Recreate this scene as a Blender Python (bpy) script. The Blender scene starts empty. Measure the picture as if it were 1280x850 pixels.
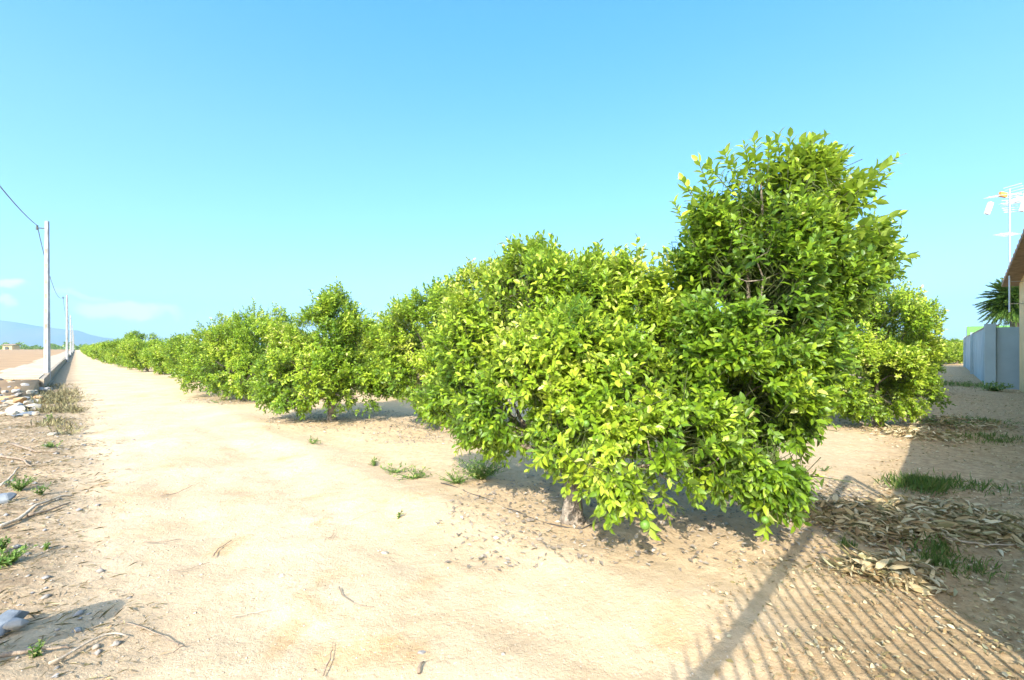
import bpy, math, random
import numpy as np
from mathutils import Vector, Matrix
R = math.radians
sc = bpy.context.scene
col = sc.collection
rng = np.random.default_rng(7)
random.seed(7)

# ------------------------------------------------------------------ camera
F, CX, CY, EYE = 540.0, 640.0, 435.0, 1.6
cd = bpy.data.cameras.new('camera'); cam = bpy.data.objects.new('camera', cd); col.objects.link(cam)
cam.location = (0, 0, EYE); cam.rotation_euler = (R(90), 0, 0)
cd.sensor_width = 36; cd.lens = 36*F/1280; cd.shift_y = 10/1280
cd.clip_start = .05; cd.clip_end = 30000
sc.camera = cam

# ------------------------------------------------------------------ light
SUN_AZ, SUN_EL = 13.0, 37.0       # direction the shadows run (degrees right of straight ahead), elevation
SKY_ROT = 180+SUN_AZ
w = bpy.data.worlds.new('World'); sc.world = w; w.use_nodes = True
nt = w.node_tree; N = nt.nodes; L = nt.links
bg = N['Background']
sky = N.new('ShaderNodeTexSky'); sky.sky_type = 'NISHITA'; sky.sun_disc = False
sky.sun_elevation = R(SUN_EL); sky.sun_rotation = R(SKY_ROT)
sky.air_density = 1.0; sky.dust_density = 0.6; sky.ozone_density = 1.4
tint = N.new('ShaderNodeMix'); tint.data_type = 'RGBA'; tint.blend_type = 'MULTIPLY'; tint.inputs[0].default_value = 1
L.new(sky.outputs[0], tint.inputs[6])
tc = N.new('ShaderNodeTexCoord')
sepw = N.new('ShaderNodeSeparateXYZ'); L.new(tc.outputs['Generated'], sepw.inputs[0])
rw = N.new('ShaderNodeValToRGB'); e = rw.color_ramp.elements         # deeper blue overhead, paler and greener low down
e[0].position = .10; e[0].color = (.46, .585, .76, 1); e[1].position = .60; e[1].color = (.27, .76, 1.0, 1)
e_ = e.new(.40); e_.color = (.40, .71, .86, 1)
L.new(sepw.outputs[2], rw.inputs[0])
# sky whitened and brightened round the sun, behind the viewer, as added fill light
sd = N.new('ShaderNodeVectorMath'); sd.operation = 'DOT_PRODUCT'
sd.inputs[1].default_value = (-math.sin(R(SUN_AZ))*math.cos(R(SUN_EL)), -math.cos(R(SUN_AZ))*math.cos(R(SUN_EL)), math.sin(R(SUN_EL)))
L.new(tc.outputs['Generated'], sd.inputs[0])
sm_ = N.new('ShaderNodeMapRange'); sm_.interpolation_type = 'SMOOTHSTEP'; sm_.inputs[1].default_value = .02; sm_.inputs[2].default_value = .9
L.new(sd.outputs['Value'], sm_.inputs[0])
tm_ = N.new('ShaderNodeMix'); tm_.data_type = 'RGBA'; L.new(sm_.outputs[0], tm_.inputs[0]); L.new(rw.outputs[0], tm_.inputs[6]); tm_.inputs[7].default_value = (2.2, 1.9, 1.55, 1)
L.new(tm_.outputs[2], tint.inputs[7])
# small fair-weather clouds low over the hills: soft blobs placed by direction
nz = N.new('ShaderNodeTexNoise'); nz.inputs['Scale'].default_value = 22; nz.inputs['Detail'].default_value = 6
L.new(tc.outputs['Generated'], nz.inputs['Vector'])
warp = N.new('ShaderNodeVectorMath'); warp.operation = 'MULTIPLY_ADD'
warp.inputs[1].default_value = (.09, .09, .05)
L.new(nz.outputs['Color'], warp.inputs[0]); L.new(tc.outputs['Generated'], warp.inputs[2])
cl = None
for (px, py, sx, sz, a) in [(152, 388, .075, .020, .8), (192, 390, .05, .011, .45), (15, 357, .035, .012, .7), (2, 379, .03, .010, .7), (110, 372, .05, .008, .3)]:
    d = Vector(((px-CX)/F, 1, (CY-py)/F)).normalized() + Vector((.045, .045, .025))
    s = N.new('ShaderNodeVectorMath'); s.operation = 'SUBTRACT'; s.inputs[1].default_value = d
    L.new(warp.outputs[0], s.inputs[0])
    m = N.new('ShaderNodeVectorMath'); m.operation = 'MULTIPLY'; m.inputs[1].default_value = (1/sx, 1/sx, 1/sz)
    L.new(s.outputs[0], m.inputs[0])
    ln = N.new('ShaderNodeVectorMath'); ln.operation = 'LENGTH'; L.new(m.outputs[0], ln.inputs[0])
    mr = N.new('ShaderNodeMapRange'); mr.interpolation_type = 'SMOOTHSTEP'
    mr.inputs[1].default_value = 1.0; mr.inputs[2].default_value = .35; mr.inputs[3].default_value = 0; mr.inputs[4].default_value = a
    L.new(ln.outputs['Value'], mr.inputs[0])
    if cl is None: cl = mr.outputs[0]
    else:
        mx = N.new('ShaderNodeMath'); mx.operation = 'MAXIMUM'; L.new(cl, mx.inputs[0]); L.new(mr.outputs[0], mx.inputs[1]); cl = mx.outputs[0]
cmix = N.new('ShaderNodeMix'); cmix.data_type = 'RGBA'
L.new(cl, cmix.inputs[0]); L.new(tint.outputs[2], cmix.inputs[6]); cmix.inputs[7].default_value = (5.0, 5.6, 6.0, 1)
L.new(cmix.outputs[2], bg.inputs[0]); bg.inputs[1].default_value = 0.15

sl = bpy.data.lights.new('sun', 'SUN'); sun = bpy.data.objects.new('sun', sl); col.objects.link(sun)
sl.energy = 3.2; sl.angle = R(.53); sl.color = (1, .93, .82)
ce, se = math.cos(R(SUN_EL)), math.sin(R(SUN_EL))
sdir = Vector((math.sin(R(SUN_AZ))*ce, math.cos(R(SUN_AZ))*ce, -se))
sun.rotation_euler = sdir.to_track_quat('-Z', 'Y').to_euler(); sun.location = (-3, -10, 12)

sc.view_settings.view_transform = 'Standard'; sc.view_settings.look = 'None'
sc.view_settings.exposure = 1.6; sc.view_settings.gamma = 1
sc.render.engine = 'CYCLES'
sc.cycles.max_bounces = 6; sc.cycles.transparent_max_bounces = 4; sc.cycles.volume_bounces = 0
sc.cycles.diffuse_bounces = 4; sc.cycles.glossy_bounces = 2; sc.cycles.transmission_bounces = 4

# ------------------------------------------------------------------ helpers
def tag(o, label=None, cat=None, group=None, kind=None):
    if label: o['label'] = label
    if cat: o['category'] = cat
    if group: o['group'] = group
    if kind: o['kind'] = kind
    return o
def empty(name, loc=(0, 0, 0), rz=0):
    o = bpy.data.objects.new(name, None); col.objects.link(o); o.location = loc; o.rotation_euler[2] = rz
    o.empty_display_size = .2
    return o
def P(px, Y, z=0): return Vector(((px-CX)/F*Y, Y, z))
def G(px, py):                      # ground point under a line of sight
    Y = EYE*F/(py-CY); return P(px, Y, 0)
def A(px, py, Y): return Vector(((px-CX)/F*Y, Y, EYE+(CY-py)/F*Y))
def to_obj(name, me, mats, parent=None, smooth=False):
    for m in (mats if isinstance(mats, (list, tuple)) else [mats]): me.materials.append(m)
    if smooth: me.polygons.foreach_set('use_smooth', np.ones(len(me.polygons), bool))
    o = bpy.data.objects.new(name, me); col.objects.link(o)
    if parent: o.parent = parent
    return o
class MB:
    def __init__(s): s.v = []; s.f = []; s.m = []
    def add(s, vs, fs, m=0):
        b = len(s.v); s.v += [tuple(v) for v in vs]; s.f += [tuple(i+b for i in f) for f in fs]; s.m += [m]*len(fs)
    def box(s, c, size, rot=None, m=0, taper=1.0):
        x, y, z = [k/2 for k in size]
        vs = [Vector((sx*x*(taper if sz > 0 else 1), sy*y*(taper if sz > 0 else 1), sz*z)) for sz in (-1, 1) for sy in (-1, 1) for sx in (-1, 1)]
        if rot is not None: vs = [rot @ v for v in vs]
        vs = [v+Vector(c) for v in vs]
        s.add(vs, [(0, 2, 3, 1), (4, 5, 7, 6), (0, 1, 5, 4), (2, 6, 7, 3), (0, 4, 6, 2), (1, 3, 7, 5)], m)
    def tube(s, pts, rad, n=8, m=0, cap=True):
        pts = [Vector(p) for p in pts]
        if not isinstance(rad, (list, tuple)): rad = [rad]*len(pts)
        rings = []; up = Vector((0, 0, 1)); prev = None
        for i, p in enumerate(pts):
            t = (pts[min(i+1, len(pts)-1)]-pts[max(i-1, 0)])
            if t.length < 1e-7: t = Vector((0, 0, 1))
            t.normalize()
            if prev is None:
                a = t.cross(Vector((1, 0, 0)) if abs(t.x) < .8 else up).normalized()
            else:
                a = (prev-t*prev.dot(t)).normalized()
            prev = a; b = t.cross(a)
            rings.append([p+(a*math.cos(k*2*math.pi/n)+b*math.sin(k*2*math.pi/n))*rad[i] for k in range(n)])
        vs = [v for r in rings for v in r]; fs = []
        for i in range(len(pts)-1):
            for k in range(n):
                fs.append((i*n+k, i*n+(k+1) % n, (i+1)*n+(k+1) % n, (i+1)*n+k))
        if cap:
            fs.append(tuple(range(n-1, -1, -1))); fs.append(tuple((len(pts)-1)*n+k for k in range(n)))
        s.add(vs, fs, m)
    def build(s, name, mats, parent=None, smooth=False):
        me = bpy.data.meshes.new(name); me.from_pydata(s.v, [], s.f)
        if any(s.m): me.polygons.foreach_set('material_index', s.m)
        me.update()
        return to_obj(name, me, mats, parent, smooth)
def np_mesh(name, V, groups, attrs=None, mat_idx=None):
    """groups: list of int arrays (M,k); attrs: name -> per vertex (N,) float"""
    me = bpy.data.meshes.new(name)
    V = np.asarray(V, np.float32); me.vertices.add(len(V)); me.vertices.foreach_set('co', V.ravel())
    loops = np.concatenate([g.ravel() for g in groups]).astype(np.int32)
    sizes = np.concatenate([np.full(len(g), g.shape[1], np.int32) for g in groups])
    starts = np.concatenate([[0], np.cumsum(sizes)[:-1]]).astype(np.int32)
    me.loops.add(len(loops)); me.loops.foreach_set('vertex_index', loops)
    me.polygons.add(len(sizes)); me.polygons.foreach_set('loop_start', starts)
    try: me.polygons.foreach_set('loop_total', sizes)
    except Exception: pass
    if mat_idx is not None: me.polygons.foreach_set('material_index', np.asarray(mat_idx, np.int32))
    if attrs:
        for k, a in attrs.items():
            at = me.attributes.new(k, 'FLOAT', 'POINT'); at.data.foreach_set('value', np.asarray(a, np.float32))
    me.update(calc_edges=True); me.validate()
    return me
def nrm(a): return a/np.maximum(np.linalg.norm(a, axis=-1, keepdims=True), 1e-9)
LAT = np.random.default_rng(3).random((256, 256))
def vnoise(x, y):
    xi = np.floor(x).astype(int); yi = np.floor(y).astype(int); fx = x-xi; fy = y-yi
    fx = fx*fx*(3-2*fx); fy = fy*fy*(3-2*fy)
    a = LAT[xi & 255, yi & 255]; b = LAT[(xi+1) & 255, yi & 255]; c = LAT[xi & 255, (yi+1) & 255]; d = LAT[(xi+1) & 255, (yi+1) & 255]
    return (a*(1-fx)+b*fx)*(1-fy)+(c*(1-fx)+d*fx)*fy-.5
def cc(x, y): return x+1.009*y          # distance coordinate across the track (track runs where this is constant)
def sstep(a, b, x): t = np.clip((x-a)/(b-a), 0, 1); return t*t*(3-2*t)
def gh(x, y):                           # ground height
    x = np.asarray(x, float); y = np.asarray(y, float)
    c = cc(x, y)
    near = np.exp(-(x*x+y*y)/(30.**2))
    h = .08*vnoise(x*.35+9, y*.35+4)+.05*vnoise(x*1.1, y*1.1)+.028*vnoise(x*3.7, y*3.7)
    for cr, dp in ((1.05, .014), (2.6, .012)): h = h-dp*np.exp(-((c-cr-.25*vnoise(y*.5+cr, x*.1))/.22)**2)
    verge = 1-sstep(-.6, .5, c)
    h = h+verge*(.05+.09*vnoise(x*1.7+5, y*1.7)+.03*vnoise(x*6, y*6))
    fine = .008*vnoise(x*11, y*11)+.003*vnoise(x*23, y*23)
    # low ridge of soil between the track and the trees, shallow dips
    h = h+.05*np.exp(-((c-3.6)/.5)**2)
    lane = sstep(-1.2, .6, x-y)
    h = h+lane*(.04*vnoise(x*2.3, y*2.3)+.015*vnoise(x*8, y*8))
    return (h+fine)*near
def ghs(x, y): return float(gh(np.array([x]), np.array([y]))[0])
def on(p, dz=0): return Vector((p[0], p[1], ghs(p[0], p[1])+dz))

# ------------------------------------------------------------------ materials
def mat(name, color, rough=.85, noise=None, bump=0, bscale=30, color2=None, nscale=4, metallic=0, spec=.3, detail=6):
    m = bpy.data.materials.new(name); m.use_nodes = True; n = m.node_tree.nodes; l = m.node_tree.links
    b = n['Principled BSDF']; b.inputs['Roughness'].default_value = rough; b.inputs['Metallic'].default_value = metallic
    b.inputs['Specular IOR Level'].default_value = spec
    t = n.new('ShaderNodeTexCoord')
    z = n.new('ShaderNodeTexNoise'); z.inputs['Scale'].default_value = nscale; z.inputs['Detail'].default_value = detail
    l.new(t.outputs['Object'], z.inputs['Vector'])
    r = n.new('ShaderNodeValToRGB'); r.color_ramp.elements[0].position = .35; r.color_ramp.elements[1].position = .68
    c2 = color2 or tuple(k*.72 for k in color)
    r.color_ramp.elements[0].color = (*c2, 1); r.color_ramp.elements[1].color = (*color, 1)
    l.new(z.outputs[0], r.inputs[0]); l.new(r.outputs[0], b.inputs['Base Color'])
    if bump:
        z2 = n.new('ShaderNodeTexNoise'); z2.inputs['Scale'].default_value = bscale; z2.inputs['Detail'].default_value = 8
        l.new(t.outputs['Object'], z2.inputs['Vector'])
        bp = n.new('ShaderNodeBump'); bp.inputs['Strength'].default_value = bump; bp.inputs['Distance'].default_value = .02
        l.new(z2.outputs[0], bp.inputs['Height']); l.new(bp.outputs[0], b.inputs['Normal'])
    return m
def mat_leaf(name, stops, trans=(.42, .55, .05), tw=.36, rough=.42):
    m = bpy.data.materials.new(name); m.use_nodes = True; n = m.node_tree.nodes; l = m.node_tree.links
    b = n['Principled BSDF']; out = n['Material Output']
    a = n.new('ShaderNodeAttribute'); a.attribute_name = 'tint'
    r = n.new('ShaderNodeValToRGB'); cr = r.color_ramp
    while len(cr.elements) > 1: cr.elements.remove(cr.elements[0])
    cr.elements[0].position = stops[0][0]; cr.elements[0].color = (*stops[0][1], 1)
    for p_, c_ in stops[1:]:
        e = cr.elements.new(p_); e.color = (*c_, 1)
    l.new(a.outputs['Fac'], r.inputs[0])
    geo = n.new('ShaderNodeNewGeometry')
    mx = n.new('ShaderNodeMix'); mx.data_type = 'RGBA'; mx.inputs[7].default_value = (.16, .22, .08, 1)
    mm = n.new('ShaderNodeMath'); mm.operation = 'MULTIPLY'; mm.inputs[1].default_value = .45
    l.new(geo.outputs['Backfacing'], mm.inputs[0]); l.new(mm.outputs[0], mx.inputs[0]); l.new(r.outputs[0], mx.inputs[6])
    l.new(mx.outputs[2], b.inputs['Base Color']); b.inputs['Roughness'].default_value = rough; b.inputs['Specular IOR Level'].default_value = .45
    tr = n.new('ShaderNodeBsdfTranslucent')
    tm = n.new('ShaderNodeMix'); tm.data_type = 'RGBA'; tm.blend_type = 'MIX'; tm.inputs[0].default_value = .5
    l.new(r.outputs[0], tm.inputs[6]); tm.inputs[7].default_value = (*trans, 1)
    l.new(tm.outputs[2], tr.inputs[0])
    ms = n.new('ShaderNodeMixShader'); ms.inputs[0].default_value = tw
    l.new(b.outputs[0], ms.inputs[1]); l.new(tr.outputs[0], ms.inputs[2]); l.new(ms.outputs[0], out.inputs[0])
    return m
M = {}
M['citrus'] = mat_leaf('citrus_leaf', [(0, (.065, .15, .012)), (.28, (.13, .25, .014)), (.50, (.27, .42, .024)), (.76, (.46, .57, .045)), (.95, (.62, .64, .14)), (1, (.80, .74, .33))])
M['palm'] = mat_leaf('palm_leaf', [(0, (.03, .10, .02)), (1, (.20, .34, .05))], trans=(.2, .35, .05), tw=.2)
M['weed'] = mat_leaf('weed_leaf', [(0, (.08, .18, .03)), (.7, (.20, .33, .06)), (1, (.45, .42, .15))], trans=(.3, .45, .08))
M['dryleaf'] = mat_leaf('dry_leaf', [(0, (.26, .17, .08)), (.5, (.48, .37, .19)), (1, (.68, .60, .40))], trans=(.5, .36, .15), tw=.15, rough=.75)
M['wood2'] = mat_leaf('twig_litter', [(0, (.10, .07, .045)), (.6, (.24, .18, .12)), (1, (.45, .37, .27))], trans=(.3, .2, .1), tw=.03, rough=.85)
M['straw'] = mat_leaf('straw', [(0, (.26, .19, .11)), (.5, (.45, .34, .19)), (1, (.62, .52, .34))], trans=(.5, .4, .2), tw=.1, rough=.8)
M['greyleaf'] = mat_leaf('grey_litter', [(0, (.17, .14, .11)), (.7, (.30, .26, .21)), (1, (.50, .45, .37))], trans=(.4, .3, .15), tw=.05, rough=.8)
M['bark'] = mat('bark', (.38, .32, .25), .9, bump=1, bscale=55, color2=(.15, .12, .09), nscale=22)
M['twig'] = mat('twig_bark', (.10, .15, .04), .8, color2=(.07, .07, .03), nscale=20)
M['fruit'] = mat('green_fruit', (.16, .30, .045), .4, bump=.15, bscale=300, color2=(.10, .22, .03), nscale=9, spec=.5)
M['concrete'] = mat('concrete', (.40, .34, .26), .9, bump=.5, bscale=24, color2=(.26, .215, .155), nscale=5)
M['pale_concrete'] = mat('pale_concrete', (.50, .43, .32), .9, bump=.5, bscale=9, color2=(.38, .31, .21), nscale=1.6)
M['pole'] = mat('pole_concrete', (.44, .45, .45), .85, bump=.3, bscale=30, color2=(.30, .31, .31), nscale=2.5)
M['wall'] = mat('rendered_wall', (.34, .42, .44), .9, bump=.25, bscale=30, color2=(.27, .34, .36), nscale=1.2)
M['wallcap'] = mat('wall_capping', (.42, .34, .27), .9, color2=(.30, .25, .2), nscale=5)
M['house'] = mat('house_render', (.66, .50, .26), .9, bump=.2, bscale=40, color2=(.56, .42, .21), nscale=1.5)
M['tile'] = mat('roof_tile', (.32, .23, .16), .85, bump=.3, bscale=12, color2=(.20, .145, .10), nscale=6)
M['iron'] = mat('painted_iron', (.10, .12, .11), .5, metallic=.2, color2=(.08, .08, .08))
M['alu'] = mat('grey_metal', (.55, .57, .6), .35, metallic=.7, color2=(.45, .46, .5))
M['white'] = mat('white_plastic', (.78, .78, .76), .45, color2=(.7, .7, .68))
M['orangep'] = mat('orange_plastic', (.75, .33, .08), .5, color2=(.62, .27, .07))
M['mesh'] = mat('green_mesh', (.16, .42, .10), .7, color2=(.11, .32, .08), nscale=30)
M['hose'] = mat('black_hose', (.05, .05, .05), .55, color2=(.09, .08, .07), nscale=10)
M['wood'] = mat('dead_wood', (.36, .28, .20), .9, bump=.6, bscale=60, color2=(.20, .15, .11), nscale=18)
M['palewood'] = mat('bleached_wood', (.60, .50, .38), .9, bump=.4, bscale=60, color2=(.42, .34, .25), nscale=18)
M['stone'] = mat('grey_stone', (.36, .30, .23), .9, bump=.8, bscale=18, color2=(.27, .28, .29), nscale=6)
M['palestone'] = mat('pale_stone', (.58, .52, .42), .9, bump=.9, bscale=14, color2=(.36, .30, .22), nscale=5)
M['redstone'] = mat('ochre_stone', (.52, .34, .18), .9, bump=.6, bscale=14, color2=(.38, .24, .13), nscale=5)
M['bluebag'] = mat('grey_blue_stone', (.24, .27, .30), .8, bump=.7, bscale=14, color2=(.13, .15, .17), nscale=8)
M['hill'] = mat('hill', (.10, .13, .09), .95, color2=(.17, .15, .11), nscale=.002)
M['farveg'] = mat_leaf('far_vegetation', [(0, (.05, .13, .03)), (1, (.16, .26, .05))])

def mat_ground():
    m = bpy.data.materials.new('dry_soil'); m.use_nodes = True; n = m.node_tree.nodes; l = m.node_tree.links
    b = n['Principled BSDF']; b.inputs['Roughness'].default_value = .95; b.inputs['Specular IOR Level'].default_value = .12
    t = n.new('ShaderNodeTexCoord')
    def noise(s, d=6, r=.55, ds=0):
        z = n.new('ShaderNodeTexNoise'); z.inputs['Scale'].default_value = s; z.inputs['Detail'].default_value = d
        z.inputs['Roughness'].default_value = r; z.inputs['Distortion'].default_value = ds
        l.new(t.outputs['Object'], z.inputs['Vector']); return z.outputs[0]
    def ramp(src, a, b_, ca, cb):
        r = n.new('ShaderNodeValToRGB'); e = r.color_ramp.elements
        e[0].position = a; e[1].position = b_; e[0].color = (*ca, 1); e[1].color = (*cb, 1); l.new(src, r.inputs[0]); return r.outputs[0]
    def mix(f, x, y, mode='MIX', amt=None):
        q = n.new('ShaderNodeMix'); q.data_type = 'RGBA'; q.blend_type = mode
        if f is None: q.inputs[0].default_value = amt
        else: l.new(f, q.inputs[0])
        for i, v in ((6, x), (7, y)):
            if isinstance(v, tuple): q.inputs[i].default_value = (*v, 1)
            else: l.new(v, q.inputs[i])
        return q.outputs[2]
    def mth(op, x, y=None):
        q = n.new('ShaderNodeMath'); q.operation = op
        for i, v in ((0, x), (1, y)):
            if v is None: continue
            if isinstance(v, (int, float)): q.inputs[i].default_value = v
            else: l.new(v, q.inputs[i])
        return q.outputs[0]
    base = ramp(noise(.9, 5), .36, .66, (.53, .395, .25), (.64, .50, .335))
    # patches of ochre, finer soil where the crust is broken
    base = mix(ramp(noise(1.35, 8, .62, .6), .56, .70, (0, 0, 0), (1, 1, 1)), base, (.50, .335, .175))
    wv = n.new('ShaderNodeTexNoise'); wv.inputs['Scale'].default_value = 3.2; wv.inputs['Detail'].default_value = 8; l.new(t.outputs['Object'], wv.inputs['Vector'])
    for (px, py, rx, ry, st) in [(450, 822, .36, .22, .75), (282, 676, .16, .2, .8), (408, 656, .08, .18, .7), (404, 722, .30, .12, .4), (300, 626, .14, .3, .4), (210, 655, .3, .3, .25)]:
        g_ = G(px, py)
        mp_ = n.new('ShaderNodeVectorMath'); mp_.operation = 'MULTIPLY_ADD'; mp_.inputs[1].default_value = (.75, .75, 0); l.new(wv.outputs['Color'], mp_.inputs[0]); l.new(t.outputs['Object'], mp_.inputs[2])
        sb_ = n.new('ShaderNodeVectorMath'); sb_.operation = 'SUBTRACT'; sb_.inputs[1].default_value = (g_.x+.375, g_.y+.375, 0); l.new(mp_.outputs[0], sb_.inputs[0])
        ml_ = n.new('ShaderNodeVectorMath'); ml_.operation = 'MULTIPLY'; ml_.inputs[1].default_value = (1/rx, 1/ry, 0); l.new(sb_.outputs[0], ml_.inputs[0])
        le_ = n.new('ShaderNodeVectorMath'); le_.operation = 'LENGTH'; l.new(ml_.outputs[0], le_.inputs[0])
        mr_ = n.new('ShaderNodeMapRange'); mr_.interpolation_type = 'SMOOTHSTEP'; mr_.inputs[1].default_value = 1.15; mr_.inputs[2].default_value = .3; mr_.inputs[4].default_value = st
        l.new(le_.outputs['Value'], mr_.inputs[0]); gm_ = mth('MULTIPLY', mr_.outputs[0], ramp(noise(28, 8, .75), .34, .62, (.25, .25, .25), (1, 1, 1))); base = mix(gm_, base, (.50, .32, .15))
    base = mix(ramp(noise(7, 8, .7), .50, .74, (0, 0, 0), (.75, .75, .75)), base, (.46, .33, .20))
    base = mix(ramp(noise(38, 6, .7), .54, .74, (0, 0, 0), (.6, .6, .6)), base, (.33, .24, .15))
    base = mix(ramp(noise(70, 3, .6), .63, .72, (0, 0, 0), (.7, .7, .7)), base, (.80, .75, .66))
    sep = n.new('ShaderNodeSeparateXYZ'); l.new(t.outputs['Object'], sep.inputs[0])
    c = mth('ADD', sep.outputs[0], mth('MULTIPLY', sep.outputs[1], 1.009))
    c = mth('ADD', c, mth('MULTIPLY', mth('SUBTRACT', noise(1.6, 6, .7), .5), 1.8))
    def rng_(src, a, b_):
        q = n.new('ShaderNodeMapRange'); q.interpolation_type = 'SMOOTHSTEP'; l.new(src, q.inputs[0])
        q.inputs[1].default_value = a; q.inputs[2].default_value = b_; return q.outputs[0]
    verge = rng_(c, .5, -.7)
    vcol = ramp(noise(9, 8, .75), .36, .66, (.24, .17, .105), (.50, .38, .245))
    base = mix(verge, base, vcol)
    # orchard floor: more ochre, mixed with old leaf crumbs
    orch = rng_(c, 3.2, 4.6)
    ocol = ramp(noise(12, 8, .75), .34, .66, (.45, .32, .18), (.65, .495, .305))
    base = mix(mth('MULTIPLY', orch, .75), base, ocol)
    # lane beside the wall: browner earth, darkened in colour to deepen the shade there
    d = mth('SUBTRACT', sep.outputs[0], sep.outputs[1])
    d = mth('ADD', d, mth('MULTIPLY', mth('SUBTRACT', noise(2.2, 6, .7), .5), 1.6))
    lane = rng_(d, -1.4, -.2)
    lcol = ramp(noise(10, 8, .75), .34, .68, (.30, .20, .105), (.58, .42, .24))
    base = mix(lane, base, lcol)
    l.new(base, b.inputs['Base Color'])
    hsum = mth('ADD', mth('MULTIPLY', noise(9, 8, .7), 1.4), mth('ADD', mth('MULTIPLY', noise(45, 8, .7), .5), mth('MULTIPLY', noise(160, 4, .7), .18)))
    bp = n.new('ShaderNodeBump'); bp.inputs['Strength'].default_value = .75; bp.inputs['Distance'].default_value = .03
    l.new(hsum, bp.inputs['Height']); l.new(bp.outputs[0], b.inputs['Normal'])
    return m
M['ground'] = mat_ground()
def mat_field():
    m = mat('ploughed_soil', (.42, .275, .145), .95, bump=1, bscale=4, color2=(.30, .19, .10), nscale=.7)
    return m
M['field'] = mat_field()

# ------------------------------------------------------------------ ground sheet
def axis(lo, hi, step, far, g=1.22):
    a = list(np.arange(lo, hi+1e-6, step)); s = step
    while a[-1] < far: s *= g; a.append(a[-1]+s)
    s = step
    while a[0] > -far: s *= g; a.insert(0, a[0]-s)
    return np.array(a)
xs = axis(-8, 6.5, .045, 6500); ys = axis(1.3, 9, .045, 6500)
X, Y = np.meshgrid(xs, ys, indexing='ij'); Z = gh(X, Y)
nx, ny = X.shape
idx = np.arange(nx*ny).reshape(nx, ny)
q = np.stack([idx[:-1, :-1], idx[1:, :-1], idx[1:, 1:], idx[:-1, 1:]], -1).reshape(-1, 4)
gm = np_mesh('ground', np.stack([X, Y, Z], -1).reshape(-1, 3), [q])
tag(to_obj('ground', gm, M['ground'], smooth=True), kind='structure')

# line of the track: unit vectors along it and across it
TU = Vector((-1.009, 1, 0)).normalized(); TN = Vector((1, 1.009, 0)).normalized()
def tl(c, Y): return Vector((c-1.009*Y, Y, 0))
# raised ploughed field on the left
TZ = .42
b = MB()
rows = []
Ys = [12.5, 14.2, 16.5, 20, 26, 34, 46, 60, 80, 110, 150, 220, 340, 500, 900]
Cs = [-1.30, -1.415, -3.4, -5, -7, -10, -15, -22, -35, -60, -120, -300, -700]
vs = []
for Yk in Ys:
    for c in Cs:
        p = tl(c, Yk)
        z = TZ
        if Yk < 14: z = -.05
        elif Yk < 16: z = .26
        if c == -1.30: z = -.2
        vs.append((p.x, p.y, z+(random.uniform(-.03, .03) if c < -4 and Yk > 16 and Yk < 100 else 0)))
nc = len(Cs)
b.add(vs, [(i*nc+j, i*nc+j+1, (i+1)*nc+j+1, (i+1)*nc+j) for i in range(len(Ys)-1) for j in range(nc-1)])
tag(b.build('field', M['field'], smooth=True), kind='structure')
# clods on the field
# pale concrete strip beside the wall
b = MB()
q0 = [tl(-3.5, 15.5), tl(-1.52, 15.5)]
seg = [16.35, 18, 21, 25, 30, 38, 50, 70, 110, 170]
for i in range(len(seg)-1):
    y0, y1 = seg[i]+.01, seg[i+1]-.01
    wv = .25*math.sin(i*2.1)
    a0, a1, a2, a3 = tl(-3.6+wv, y0), tl(-1.42, y0), tl(-1.42, y1), tl(-3.6+wv, y1)
    vs = [(p.x, p.y, zz) for zz in (TZ-.12, TZ+.035) for p in (a0, a1, a2, a3)]
    b.add(vs, [(4, 5, 6, 7), (0, 1, 5, 4), (1, 2, 6, 5), (2, 3, 7, 6), (3, 0, 4, 7)])
tag(b.build('concrete_path', M['pale_concrete']), kind='structure')
# retaining wall
r = empty('retaining_wall', tl(-1.35, 16.3))
tag(r, 'long low weathered concrete retaining wall along the field edge behind the utility poles', 'wall')
b = MB()
seg = [16.3, 19, 22.5, 27, 33, 42, 55, 80, 120, 170]
for i in range(len(seg)-1):
    y0, y1 = seg[i], seg[i+1]-.006
    vs = []
    h0 = TZ+.03+random.uniform(-.02, .02)
    for zz, off in ((-.15, .02), (h0, 0)):
        for p in (tl(-1.41, y0), tl(-1.22+off, y0), tl(-1.22+off, y1), tl(-1.41, y1)): vs.append(Vector((p.x, p.y, zz))-r.location)
    b.add(vs, [(0, 3, 2, 1), (4, 5, 6, 7), (0, 1, 5, 4), (1, 2, 6, 5), (2, 3, 7, 6), (3, 0, 4, 7)])
b.build('wall_face', M['concrete'], r)

# hills, far to the left
prof = [(-420, 408), (-300, 402), (-200, 396), (-120, 399), (-60, 396), (0, 400), (22, 403), (45, 407), (60, 409), (84, 412), (98, 413), (112, 418), (130, 422), (150, 424), (175, 427), (200, 431), (240, 434)]
vs = []; D0 = 5200
for (px, py) in prof:
    h = (CY-py)/F*D0
    for k, (dd, hh) in enumerate([(-900, -.5), (-600, .22), (-300, .55), (-120, .85), (0, 1), (350, .7), (800, -.5)]):
        jit = 1+.10*math.sin(px*.13+k*2.2) if 0 < k < 4 else 1
        D = (D0+dd)
        vs.append(((px-CX)/F*D0*(1+dd/D0), D, max(-.5, h*hh*jit) if hh > 0 else -.5))
# subdivide smoothly along profile
npf = len(prof)
b = MB(); b.add(vs, [(i*7+j, (i+1)*7+j, (i+1)*7+j+1, i*7+j+1) for i in range(npf-1) for j in range(6)])
o = b.build('hills', M['hill'], smooth=True)
tag(o, kind='structure')

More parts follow.
